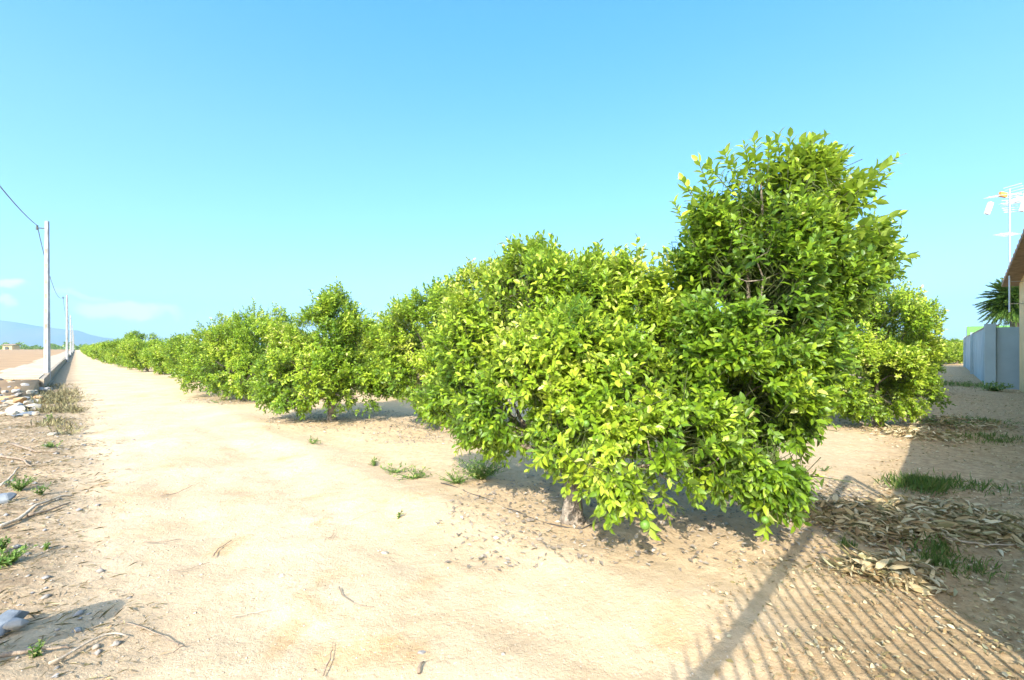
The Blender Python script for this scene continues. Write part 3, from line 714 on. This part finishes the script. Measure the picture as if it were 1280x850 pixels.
b = MB(); slab_between(b, Vector(hp(Lh*.66, -.03, 0)), Vector(hp(Lh*.66+1.1, -.03, 0)), .06, 1.1, 2.3)
w1 = b.build('window', M['iron'], r)
# foot: low ochre plinth
# antenna mast on the house corner
mp = A(1262, 435, 15.6); r = empty('antenna_mast', (mp.x, mp.y, 3.0)); tag(r, 'thin metal mast with several television aerials beside the house eave', 'antenna')
b = MB(); b.tube([(0, 0, -.1), (0, 0, 4.35)], .026); b.tube([(0, 0, 1.0), (.5, -.1, 1.0)], .015); b.tube([(0, 0, .2), (.5, -.1, .2)], .015); b.build('mast', M['alu'], r)
def yagi(c, L_, n, ang, elsz, m_, tilt=0, reflector=True):
    b = MB(); rot = Matrix.Rotation(ang, 3, 'Z') @ Matrix.Rotation(tilt, 3, 'Y'); c = Vector(c)
    tr = lambda p: c+rot @ Vector(p)
    b.tube([tr((-L_/2, 0, 0)), tr((L_/2, 0, 0))], .014)
    for k in range(n):
        x = -L_/2+L_*(k+.5)/n; b.tube([tr((x, -elsz, 0)), tr((x, elsz, 0))], .009, n=5)
    if reflector:
        for sgn in (-1, 1):
            for q in range(4): b.tube([tr((L_/2-.05*q, -.25, sgn*(.05+.09*q))), tr((L_/2-.05*q, .25, sgn*(.05+.09*q)))], .012, n=5)
    return b
yagi((-.25, 0, 4.1), 1.3, 9, R(10), .18, None, tilt=R(-8)).build('aerial', M['white'], r)
yagi((.25, -.1, 3.9), .9, 6, R(75), .35, None).build('aerial', M['white'], r)
yagi((-.1, 0, 2.7), .8, 5, R(20), .22, None, reflector=False).build('aerial', M['white'], r)
b = MB(); b.box((-.30, -.05, 4.12), (.24, .08, .16), rot=Matrix.Rotation(R(12), 3, 'Y')); b.build('amplifier_box', M['orangep'], r)
b = MB(); b.box((.42, -.1, 3.85), (.14, .08, .72), rot=Matrix.Rotation(R(16), 3, 'Y')); b.box((-.75, 0, 3.65), (.14, .08, .45), rot=Matrix.Rotation(R(20), 3, 'Y')); b.build('panel_aerial', M['white'], r)
# palm behind the wall
pp = P(1268, 20); r = empty('spiky_tree', (pp.x, pp.y, 0)); tag(r, 'dark green round spiky tree between the grey wall and the house', 'tree')
b = MB(); b.tube([(0, 0, 0), (.03, 0, 1.5), (0, 0, 3.8)], [.22, .16, .15], n=10); b.build('trunk', M['bark'], r, smooth=True)
rg = np.random.default_rng(8); n_ = 330; pos = []; dr = []; nn = []; sz = []
for k in range(n_):
    a = k*2.4; el = R(rg.uniform(-60, 85)); dv = np.array([math.cos(a)*math.cos(el), math.sin(a)*math.cos(el), math.sin(el)])
    L_ = rg.uniform(.7, 1.38)
    side = nrm(np.cross(dv, [0, 0, 1.]) if abs(dv[2]) < .98 else np.array([1., 0, 0]))
    for j in range(26):
        t = .12+.88*j/26; p0 = np.array([0, 0, 3.85])+dv*L_*t; p0[2] -= .35*t*t
        for s_ in (-1, 1):
            pos.append(p0); dr.append(dv*1.3+side*s_*.6+rg.normal(0, .12, 3)); nn.append(np.array([0, 0, 1.])+rg.normal(0, .2, 3)); sz.append(.30*(1.1-.5*t))
V, tri, _, ti = leaves(np.array(pos), np.array(dr), np.array(nn), np.array(sz), np.full(len(pos), .28), rg.random(len(pos)), False)
o = to_obj('crown', np_mesh('crown', V, [tri], {'tint': ti}), M['palm'], r)

# iron gate behind the viewer whose shadow reaches into the picture
cot = 1/math.tan(R(SUN_EL)); sx_, sy_ = math.sin(R(SUN_AZ))*cot, math.cos(R(SUN_AZ))*cot
HG = 2.05
end = G(1060, 595)-Vector((sx_, sy_, 0))*HG
r = empty('iron_gate', (end.x, end.y, 0)); tag(r, 'dark iron picket gate standing open beside the viewer, its shadow on the sand', 'gate')
gd = Vector((-1, -1.0, 0)).normalized()
b = MB(); rotg = Matrix(((gd.x, -gd.y, 0), (gd.y, gd.x, 0), (0, 0, 1)))
Lg = 5.2; mid = gd*Lg/2
b.box((mid.x, mid.y, HG-.02), (Lg, .045, .06), rot=rotg); b.build('top_rail', M['iron'], r)
b = MB(); mid2 = gd*(Lg/2+.45); b.box((mid2.x, mid2.y, .22), (Lg-.9, .06, .10), rot=rotg); b.build('bottom_rail', M['iron'], r)
b = MB()
b.box((0, 0, HG/2), (.04, .04, HG), rot=rotg); b.build('end_post', M['iron'], r); q_ = gd*.15; b = MB(); b.box((q_.x, q_.y, HG/2), (.03, .03, HG-.1), rot=rotg); b.build('upright', M['iron'], r)
for k in range(34):
    p = gd*(.45+k*.138); b = MB(); b.tube([(p.x, p.y, .2), (p.x, p.y, HG+.12), (p.x, p.y, HG+.2)], [.010, .010, .003], n=6); b.build('picket', M['iron'], r)
# unseen round topped marker, added at the left to cast the corner shadow
tip = G(112, 768); hb = .95
bp_ = tip-Vector((sx_, sy_, 0))*hb
r = empty('shadow_marker', (bp_.x, bp_.y, ghs(bp_.x, bp_.y))); tag(r, 'unseen round topped marker added at the left to cast the dark corner shadow', 'marker')
b = MB(); b.tube([(0, 0, -.2), (0, 0, .1), (0, 0, .70), (.0, 0, .84), (.0, 0, .92), (0, 0, .95)], [.24, .22, .19, .17, .11, .02], n=14); b.build('shaft', M['concrete'], r, smooth=True)

# ------------------------------------------------------------------ litter, stones, sticks, weeds
def rock(name, p, size, m_, seed, label, cat='stone', group=None, flat=.6, rz=None, sink=.25):
    rg = np.random.default_rng(seed)
    import bmesh
    bm = bmesh.new()
    for k in range(22):
        u = nrm(rg.normal(size=3)); u = np.sign(u)*np.abs(u)**.7; bm.verts.new(Vector(u*rg.uniform(.8, 1.05)*np.array(size)*.5))
    res = bmesh.ops.convex_hull(bm, input=bm.verts[:])
    loose = [v for v in bm.verts if not v.link_faces]
    for v in loose: bm.verts.remove(v)
    bmesh.ops.bevel(bm, geom=bm.edges[:], offset=min(size)*.045, segments=1, affect='EDGES')
    me = bpy.data.meshes.new(name); bm.to_mesh(me); bm.free()
    o = to_obj(name, me, m_); o.location = (p[0], p[1], p[2]+size[2]*(.5-sink)); o.rotation_euler = (rg.normal(0, .15), rg.normal(0, .15), rz if rz is not None else rg.uniform(0, 6.28))
    return tag(o, label, cat, group)
# rubble heap at the left, below the field edge
rg = np.random.default_rng(21)
for k in range(95):
    px = rg.uniform(-60, 56); py = rg.uniform(474, 527)
    p = G(px, py); hz = .22*math.exp(-((py-497)/22)**2)*max(0, 1-(px+10)/75)
    s = rg.uniform(.10, .36)
    mm = [M['palestone'], M['palestone'], M['stone'], M['concrete'], M['redstone'], M['bluebag']][rg.integers(0, 6)]
    rock('rubble_block', on(p, max(0, hz)), (s, s*rg.uniform(.5, .9), s*rg.uniform(.3, .6)), mm, 100+k, 'broken lump of concrete and stone in the rubble heap below the field', 'rubble', 'rubble heap pieces')
for k in range(90):
    Yv = rg.uniform(11.8, 16.2); c_ = rg.uniform(-7.5, -1.1); p = tl(c_, Yv); sc_ = rg.uniform(.1, .34)
    zz = float(np.interp(Yv, [11.8, 12.5, 14.2, 16.5], [0, 0, .24, .40])) if c_ < -1.3 else 0
    rock('rubble_block', (p.x, p.y, zz), (sc_, sc_*.8, sc_*rg.uniform(.35, .6)), [M['stone'], M['concrete'], M['palestone'], M['stone'], M['redstone']][k % 5], 900+k, 'broken lump of concrete and stone in the rubble heap below the field', 'rubble', 'rubble heap pieces')
for k in range(16):
    Yv = rg.uniform(13.6, 16.4); p = tl(rg.uniform(-2.6, -1.0), Yv); sc_ = rg.uniform(.18, .42)
    rock('rubble_block', (p.x, p.y, .02+.25*max(0, (Yv-13.6)/2.8)*(1 if cc(p.x, p.y) < -1.3 else 0)), (sc_, sc_*.8, sc_*.55), [M['stone'], M['concrete'], M['palestone']][k % 3], 700+k, 'broken lump of concrete and stone in the rubble heap below the field', 'rubble', 'rubble heap pieces')
for (px, py, sz, mm, lab, rz) in [(18, 517, (1.5, .35, .12), M['palestone'], 'long pale slab at the front of the rubble heap', R(-38)), (30, 488, (.7, .5, .3), M['bluebag'], 'blue grey block at the back of the rubble heap', .3),
      (6, 504, (.55, .4, .28), M['redstone'], 'ochre stone at the left of the rubble heap', .2), (38, 513, (.5, .35, .15), M['palestone'], 'square white block at the right end of the rubble heap', .5),
      (26, 506, (.8, .3, .14), M['palestone'], 'tilted white slab in the middle of the rubble heap', R(40)), (4, 638, (.20, .14, .12), M['bluebag'], 'blue grey stone at the left edge in dry litter', .3),
      (6, 794, (.14, .22, .10), M['bluebag'], 'grey blue stone in the dark corner shadow', .2), (20, 800, (.10, .08, .06), M['stone'], 'small rounded stone in the dark corner shadow', .2)]:
    rock('stone', on(G(px, py), .04), sz, mm, 300+int(px*3+py), lab, 'stone', rz=rz, sink=.35)
for (px, py, s, lab) in [(481, 690, .065, 'flat pale pebble alone on the smooth sand left of centre'), (346, 716, .035, 'small white pebble on the sand, left of two close together'), (352, 718, .045, 'small white pebble on the sand, right of two close together'), (68, 548, .2, 'white stone at the edge of the dry verge near the rubble'),
      (700, 640, .07, 'small stone left of the foreground trunk'), (527, 820, .05, 'dark pebble near the bottom middle of the sand')]:
    rock('stone', on(G(px, py)), (s, s*.7, s*.35), M['palestone'] if 'dark' not in lab else M['stone'], 500+px, lab, 'stone')

def scatter(name, m_, pts, size, hi, rg, label, cat, wid=(1, 1), curl=.2, dz=(.004, .03), stand=.25, tl_=(0, 1)):
    n_ = len(pts); z = gh(pts[:, 0], pts[:, 1])+rg.uniform(dz[0], dz[1], n_)
    pos = np.column_stack([pts, z]); a = rg.random(n_)*6.283
    d = np.stack([np.cos(a), np.sin(a), rg.normal(0, stand, n_)*.5], 1)
    nor = nrm(np.array([0, 0, 1.])+rg.normal(0, stand, (n_, 3)))
    V, tri, quad, ti = leaves(pos, d, nor, rg.uniform(size[0], size[1], n_), rg.uniform(wid[0], wid[1], n_), rg.uniform(tl_[0], tl_[1], n_), hi)
    me = np_mesh(name, V, [tri]+([quad] if hi else []), {'tint': ti})
    return tag(to_obj(name, me, m_), label, cat, kind='stuff')
def cloud(n, boxpx, rg, dens=None):
    """random ground points, even per area, inside a picture window"""
    out = []
    x0, y0, x1, y1 = boxpx; Ymax = EYE*F/(y0-CY); Ymin = EYE*F/(y1-CY)
    while len(out) < n:
        Yv = rg.uniform(Ymin, Ymax, n*3); px = rg.uniform(x0, x1, n*3)
        keep = rg.random(n*3) < (Yv/Ymax)
        Xv = (px-CX)/F*Yv; py = CY+EYE*F/Yv
        if dens is not None: keep &= rg.random(n*3) < dens(px, py, Xv, Yv)
        out += list(np.column_stack([Xv, Yv])[keep])
    return np.array(out[:n])
rg = np.random.default_rng(55)
# dry straw and grass litter over the left verge
vd = lambda px, py, x, y: np.clip(1-sstep(-.5, .8, cc(x, y)+1.2*vnoise(x*1.5, y*1.5)), 0, 1)*(.3+1.4*np.clip(vnoise(x*2.2, y*2.2)+.5, 0, 1))
pts = cloud(26000, (-80, 490, 200, 860), rg, vd)
scatter('dry_straw', M['straw'], pts, (.012, .07), False, rg, 'bleached straw and dead grass covering the left verge', 'dry grass', wid=(.06, .22), stand=.4, dz=(.001, .022))
# brown weeds standing by the rubble
pts = cloud(3600, (0, 482, 118, 600), rg, lambda px, py, x, y: np.clip(1.15-np.hypot((px-72)/38, (py-515)/36), 0, 1)*np.clip(.15+2.2*vnoise(x*1.9, y*1.9), 0, 1))
n_ = len(pts); d = nrm(rg.normal(0, .8, (n_, 3))+[0, 0, .8]); pos = np.column_stack([pts, gh(pts[:, 0], pts[:, 1])])
V, tri, _, ti = leaves(pos, d, nrm(rg.normal(size=(n_, 3))), rg.uniform(.05, .24, n_), np.full(n_, .045), rg.uniform(0, .75, n_), False)
tag(to_obj('dead_weeds', np_mesh('dead_weeds', V, [tri], {'tint': ti}), M['straw']), 'patch of dead brown weeds beside the rubble heap', 'dry weeds', kind='stuff')
# fallen leaves under the trees
def under(px, py, x, y):
    v = np.zeros_like(x)
    for bx, by, rr in ((.75, 4.1, 1.5), (2.5, 4.6, 1.6), (-1.35, 8.8, 1.7), (-4, 9.9, 1.6), (7.6, 9.2, 1.6), (-8.2, 13.6, 1.8)):
        v = np.maximum(v, 1-sstep(rr*.65, rr*1.1, np.hypot(x-bx, (y-by))))
    return v
pts = cloud(11000, (200, 478, 1180, 720), rg, under)
scatter('fallen_leaves', M['greyleaf'], pts, (.018, .065), False, rg, 'grey brown fallen leaves under the orange trees', 'leaf litter', wid=(.8, 1.2), stand=.4)
# dry leaf crumbs beside the gate shadow and over the lane
def lane_d(px, py, x, y): return np.clip(sstep(-2.1, -.5, x-y+.8*vnoise(x*1.4, y*1.4)), 0, 1)*(.2+1.5*np.clip(vnoise(x*2.6, y*2.6)+.4, 0, 1))
pts = cloud(24000, (880, 470, 1400, 900), rg, lane_d)
scatter('lane_litter', M['dryleaf'], pts, (.012, .055), False, rg, 'crumbled dry leaves over the lane and the gate shadow', 'leaf litter', wid=(.4, 1.3), stand=.6, dz=(.002, .014))
def chips_d(px, py, x, y): return np.clip(sstep(-2.0, -.4, x-y+.7*vnoise(x*1.6, y*1.6)), 0, 1)*(.25+1.2*np.clip(vnoise(x*3.6, y*3.6)+.3, 0, 1))
pts = cloud(5200, (880, 600, 1420, 900), rg, chips_d)
scatter('leaf_chips', M['dryleaf'], pts, (.008, .042), True, rg, 'pale dry leaf chips strewn among the bars of the gate shadow', 'leaf litter', wid=(.6, 1.6), stand=.8, dz=(.003, .012), tl_=(0, 1))
# heaps of long dry leaves
def heap(boxes, n, size, hgt, name, label, m_=M['dryleaf'], wid=(.3, .75)):
    P3 = []
    for (px, py, rx, ry, wgt) in boxes:
        c0 = G(px, py); k = int(n*wgt); a = rg.random(k)*6.283; rr = np.sqrt(rg.random(k))*(.7+.75*rg.random(k)**2.5)*(1+.18*np.sin(a*3+px))
        x = c0.x+np.cos(a)*rr*rx+ np.sin(a)*rr*0; y = c0.y+np.sin(a)*rr*ry
        P3.append(np.column_stack([x, y, gh(x, y)+hgt*np.maximum(1-rr*rr, 0)*rg.random(k)+.012]))
    pos = np.concatenate(P3); k = len(pos); a = rg.random(k)*6.283
    d = np.stack([np.cos(a), np.sin(a), rg.normal(0, .35, k)], 1); nor = nrm(np.array([0, 0, 1.])+rg.normal(0, .85, (k, 3)))
    V, tri, quad, ti = leaves(pos, d, nor, rg.uniform(size[0], size[1], k), rg.uniform(wid[0], wid[1], k), rg.random(k), True)
    V = V.copy(); 
    tag(to_obj(name, np_mesh(name, V, [tri, quad], {'tint': ti}), m_, smooth=True), label, 'dry leaves', kind='stuff')
heap([(1060, 650, .55, .25, .20), (1120, 668, .6, .28, .2), (1180, 650, .6, .45, .3), (1250, 668, .6, .35, .25), (1105, 720, .35, .15, .05)], 6500, (.04, .15), .13, 'dry_leaf_heap', 'heap of long curled dry leaves lying across the shaded lane')
heap([(1110, 712, .30, .12, .4), (1130, 730, .25, .12, .3), (1000, 650, .25, .3, .3)], 800, (.04, .12), .05, 'dry_leaf_drift', 'sunlit drift of pale dry leaves at the shadow edge', wid=(.4, .8))
heap([(1190, 530, .9, .8, .6), (1150, 545, .7, .6, .4)], 1500, (.05, .16), .16, 'cut_branch_heap', 'low brown heap of dry prunings farther up the shaded lane')
# pebbles and clods
def pebbles(name, pts, size, m_, label, rg):
    oc = np.array([[1, 0, 0], [-1, 0, 0], [0, 1, 0], [0, -1, 0], [0, 0, 1], [0, 0, -1]]); tf = np.array([[0, 2, 4], [2, 1, 4], [1, 3, 4], [3, 0, 4], [2, 0, 5], [1, 2, 5], [3, 1, 5], [0, 3, 5]])
    n_ = len(pts); s = rg.uniform(size[0]**.5, size[1]**.5, n_)**2; a = rg.random(n_)*6.28; ca, sa = np.cos(a), np.sin(a)
    V = oc[None]*(s[:, None, None]*np.stack([rg.uniform(.7, 1.3, n_), rg.uniform(.7, 1.1, n_), rg.uniform(.35, .7, n_)], 1)[:, None, :])*rg.uniform(.8, 1.2, (n_, 6, 1))
    X_ = V[..., 0]*ca[:, None]-V[..., 1]*sa[:, None]; Y_ = V[..., 0]*sa[:, None]+V[..., 1]*ca[:, None]
    V = np.stack([X_+pts[:, 0:1], Y_+pts[:, 1:2], V[..., 2]+(gh(pts[:, 0], pts[:, 1])+s*.2)[:, None]], -1).reshape(-1, 3)
    tri = (tf[None]+(np.arange(n_)*6)[:, None, None]).reshape(-1, 3)
    return tag(to_obj(name, np_mesh(name, V, [tri]), m_, smooth=False), label, 'gravel', kind='stuff')
pts = cloud(3800, (-50, 520, 1350, 860), rg, lambda px, py, x, y: .10+.9*(1-sstep(-.3, 1.8, cc(x, y)))+.5*np.clip(vnoise(x*1.3+7, y*1.3)+.1, 0, 1))
pebbles('pebbles', pts, (.002, .013), M['palestone'], 'scattered pale pebbles on the sandy track', rg)
pts = cloud(3200, (-50, 500, 1350, 860), rg, lambda px, py, x, y: .12+.5*sstep(3.3, 4.5, cc(x, y))+.5*(1-sstep(-.3, .8, cc(x, y)))+.7*np.clip(vnoise(x*1.35, y*1.35)-.05, 0, 1))
M['clod'] = mat('soil_clod', (.50, .37, .24), .95, color2=(.40, .27, .15))
pebbles('soil_crumbs', pts, (.002, .014), M['clod'], 'crumbs of dry soil on the sandy track', rg)

# twigs and chips over the verge and the lane
pts = cloud(2600, (-80, 480, 190, 860), rg, vd)
scatter('twig_litter', M['wood2'], pts, (.03, .12), False, rg, 'thin grey brown twigs strewn over the left verge', 'twigs', wid=(.02, .06), stand=.2, dz=(.004, .03))
pts = cloud(2200, (-80, 480, 170, 860), rg, vd)
pebbles('verge_stones', pts, (.006, .035), M['stone'], 'grey stones and clods mixed into the left verge', rg)
# sticks
def stick(pxs, rad, m_, label, lift=.012, group='fallen sticks'):
    pts = []; 
    for (px, py) in pxs: g_ = G(px, py); pts.append(on(g_, lift+rad*.4+random.uniform(0, .01)))
    # add wobble between points
    out = []
    for i in range(len(pts)-1):
        for t in (0, .33, .66): out.append(pts[i].lerp(pts[i+1], t)+Vector((random.uniform(-.008, .008), random.uniform(-.008, .008), random.uniform(0, .008))))
    out.append(pts[-1]); k = len(out)
    b = MB(); b.tube(out, [rad*(1-.6*i/(k-1)) for i in range(k)], n=6)
    return tag(b.build('stick', m_, smooth=True), label, 'stick', group)
stick([(2, 846), (30, 838), (62, 830), (88, 826)], .012, M['wood'], 'thick dry stick at the bottom left corner below the dark shadow')
stick([(62, 848), (105, 820), (135, 800), (158, 802)], .008, M['palewood'], 'long thin stick running up right from the bottom left corner')
stick([(150, 782), (195, 792), (222, 808), (228, 812), (216, 822)], .004, M['wood'], 'hooked thin twig on the sand right of the dark shadow')
stick([(0, 670), (20, 662), (45, 645), (75, 630), (92, 624)], .018, M['palewood'], 'pale fallen branch across the left verge')
stick([(35, 655), (60, 647), (88, 636)], .015, M['wood'], 'dark fallen branch lying under the pale one on the verge')
stick([(0, 616), (14, 602), (24, 590)], .014, M['palewood'], 'short pale stick at the left edge above the green weed')
stick([(180, 677), (200, 678), (225, 671)], .005, M['wood'], 'short dark twig on the sand at the left, below the middle')
stick([(200, 621), (222, 616), (241, 607)], .005, M['wood'], 'thin twig on the sand, upper left of the track')
stick([(214, 715), (240, 710), (262, 700)], .003, M['wood'], 'faint twig on the sand left of the ochre hollow')
stick([(265, 694), (272, 684), (290, 672)], .006, M['wood'], 'small forked twig in the ochre hollow of the sand')
stick([(436, 651), (460, 643), (490, 632), (505, 628)], .003, M['palewood'], 'long pale twig on the sand near the weeds at the tree edge')
stick([(290, 773), (310, 767), (340, 764)], .003, M['palewood'], 'thin pale twig in the middle of the lower sand')
stick([(422, 740), (432, 755), (450, 765), (468, 768)], .004, M['wood'], 'curved twig above the ochre patch at the bottom')
stick([(405, 845), (415, 820), (416, 806)], .004, M['wood'], 'upright twig in the ochre patch at the bottom')
stick([(522, 847), (530, 836)], .010, M['wood'], 'stubby bark piece near the bottom middle')
stick([(410, 676), (416, 672), (418, 664)], .004, M['wood'], 'tiny hooked twig below the small ochre hollow')
stick([(1150, 672), (1190, 680), (1235, 688), (1270, 690)], .012, M['palewood'], 'pale dry stem on top of the leaf heap in the lane')
stick([(1165, 650), (1205, 672), (1245, 676)], .010, M['palewood'], 'slanting dry stem across the leaf heap in the lane')
stick([(15, 560), (45, 572), (75, 570)], .02, M['wood'], 'dark weathered branch in the verge below the rubble')
stick([(0, 576), (25, 580), (40, 590)], .018, M['wood'], 'dark stub at the left edge of the verge')
# drip hose along the first row
b = MB(); pts = []
for (px, py) in [(812, 660), (775, 652), (757, 654), (728, 668), (700, 664), (660, 650), (620, 632), (585, 618), (545, 603)]:
    pts.append(on(G(px, py), .012))
sm = []
for i in range(len(pts)-1):
    for t in np.linspace(0, 1, 6, endpoint=False): q_ = pts[i].lerp(pts[i+1], float(t)); sm.append(on(q_, .002+.007*math.sin(i*5+t*6)))
b.tube(sm, .006, n=6); tag(b.build('drip_hose', M['hose'], smooth=True), 'thin black irrigation hose lying across the foot of the foreground tree', 'hose')

# weeds
def weed(px, py, n, h, spread, label, seed, m_=M['weed'], wid=.5, lf=.05, grassy=False, group='green weeds'):
    rg = np.random.default_rng(seed); p = on(G(px, py)); r = None
    a = rg.random(n)*6.283; rr = np.sqrt(rg.random(n))*spread
    if grassy:
        rr = rr*(.45+.9*rg.random(n)**2); pos = np.stack([np.cos(a)*rr, np.sin(a)*rr*.7, np.zeros(n)], 1)
        pos = pos[(vnoise(pos[:, 0]*9+seed, pos[:, 1]*9) > -.08) | (rg.random(n) < .12)]; n = len(pos)
        pos[:, 2] = gh(pos[:, 0]+p.x, pos[:, 1]+p.y)-p.z
        d = nrm(rg.normal(0, .45, (n, 3))+[0, 0, 1.0]); sz = rg.uniform(.4, 1, n)*h
        nor = nrm(rg.normal(size=(n, 3))); wv = np.full(n, wid)
    else:
        # leafy stems: leaves along short leaning stems
        ns = max(3, n//9); st = rg.integers(0, ns, n); sa = rg.random(ns)*6.28; sl_ = rg.uniform(.2, 1, ns)*spread
        t = rg.random(n); tip = np.stack([np.cos(sa)*sl_, np.sin(sa)*sl_, rg.uniform(.5, 1, ns)*h], 1)
        pos = tip[st]*t[:, None]; d = nrm(rg.normal(0, .7, (n, 3))+[0, 0, .3]); sz = rg.uniform(.6, 1.1, n)*lf
        nor = nrm(rg.normal(0, .4, (n, 3))+[0, 0, 1]); wv = np.full(n, wid*2)
    V, tri, _, ti = leaves(pos, d, nor, sz, wv, rg.random(n), False)
    vs = [V]; 
    if not grassy:
        Vs, Q = stem_geo(np.zeros_like(tip), tip, .003)
        me = np_mesh('weed', np.concatenate([V, Vs]), [tri, Q+len(V)], {'tint': np.concatenate([ti, np.zeros(len(Vs))])})
    else: me = np_mesh('weed', V, [tri], {'tint': ti})
    o = to_obj('grass_tuft' if grassy else 'weed', me, m_); o.location = p
    return tag(o, label, 'grass' if grassy else 'weed', group, 'stuff' if grassy else None)
weed(10, 712, 420, .10, .14, 'bright green leafy weed at the left edge above the dark shadow', 1, lf=.035)
weed(3, 695, 160, .12, .07, 'small dark green weed behind the bright one at the left edge', 2, lf=.03)
weed(25, 622, 300, .16, .16, 'feathery green weed on the verge beside the fallen branch', 3, lf=.03)
weed(51, 628, 110, .11, .08, 'small green sprig right of the feathery weed', 4, lf=.03)
weed(57, 690, 90, .06, .05, 'tiny weed on the verge right of the bright green one', 5, lf=.025)
weed(64, 563, 140, .10, .16, 'pale green weed halfway up the verge', 6, lf=.04)
weed(62, 530, 100, .18, .12, 'green sprig next to the dead brown weeds', 7, lf=.05)
weed(46, 838, 60, .07, .05, 'thin weed sprig at the foot of the corner shadow', 8, lf=.025)
for i, (px, py, n, sp, lab) in enumerate([(495, 590, 160, .30, 'low yellow green weed on the sand left of the hose'), (520, 598, 200, .35, 'spreading yellow green weed beside the hose, nearest the foreground tree'), (468, 580, 90, .2, 'small pale weed at the left end of the weed patch'),
        (390, 556, 80, .25, 'low weed in front of the spiked orange tree'), (270, 505, 60, .3, 'low weed before the rounded orange tree'), (498, 648, 24, .05, 'tiny weed alone on the sand')]):
    weed(px, py, n, .09, sp, lab, 20+i, lf=.045)
weed(600, 600, 900, .26, .38, 'dark green leafy weed clump in the shade left of the foreground trunk', 31, lf=.045)
weed(570, 606, 300, .12, .25, 'low reddish green weed at the left of the shaded clump', 32, lf=.035)
GR = 'grass patches in the lane'
weed(1148, 610, 1100, .17, .36, 'bright sunlit grass tuft where the lane shade begins', 41, grassy=True, wid=.10, group=GR)
weed(1190, 606, 700, .12, .60, 'green grass patch just inside the lane shade', 42, grassy=True, wid=.09, group=GR)
weed(1190, 712, 900, .09, .30, 'dark green grass patch in front of the leaf heap', 43, grassy=True, wid=.08, group=GR)
weed(1160, 690, 300, .12, .2, 'sparse grass blades at the foot of the leaf heap', 44, grassy=True, wid=.08, group=GR)
weed(1235, 548, 700, .12, .8, 'flat green grass patch past the heap of prunings', 45, grassy=True, wid=.10, group=GR)
weed(1225, 528, 500, .14, .8, 'narrow grass strip farther up the shaded lane', 46, grassy=True, wid=.12, group=GR)
weed(1190, 482, 700, .25, 1.8, 'thin green grass at the far end of the shaded lane', 47, grassy=True, wid=.12, group=GR)
weed(1060, 690, 60, .10, .06, 'single small grass sprig on the shadow edge', 48, grassy=True, wid=.10, group=GR)
weed(1175, 528, 700, .14, .8, 'scrubby green weeds growing through the heap of prunings', 60, lf=.07)
weed(1120, 660, 120, .10, .25, 'few green weeds poking through the leaf heap', 61, lf=.04)
weed(1030, 590, 60, .07, .15, 'tiny yellow green weed on the sand behind the tallest tree', 49, lf=.03)
weed(1243, 489, 500, .35, .7, 'low green weeds at the foot of the grey wall', 50, lf=.10)

# ------------------------------------------------------------------ air
b = MB(); b.box((0, 300, 399), (15000, 14600, 800))
hz = b.build('haze', []); tag(hz, 'thin bluish air haze over the plain', 'haze', kind='stuff')
m = bpy.data.materials.new('haze'); m.use_nodes = True; n = m.node_tree.nodes; n.remove(n['Principled BSDF'])
pv = n.new('ShaderNodeVolumePrincipled'); pv.inputs['Color'].default_value = (.42, .76, 1, 1); pv.inputs['Density'].default_value = .00016; pv.inputs['Anisotropy'].default_value = .1
m.node_tree.links.new(pv.outputs[0], n['Material Output'].inputs['Volume']); hz.data.materials.append(m)
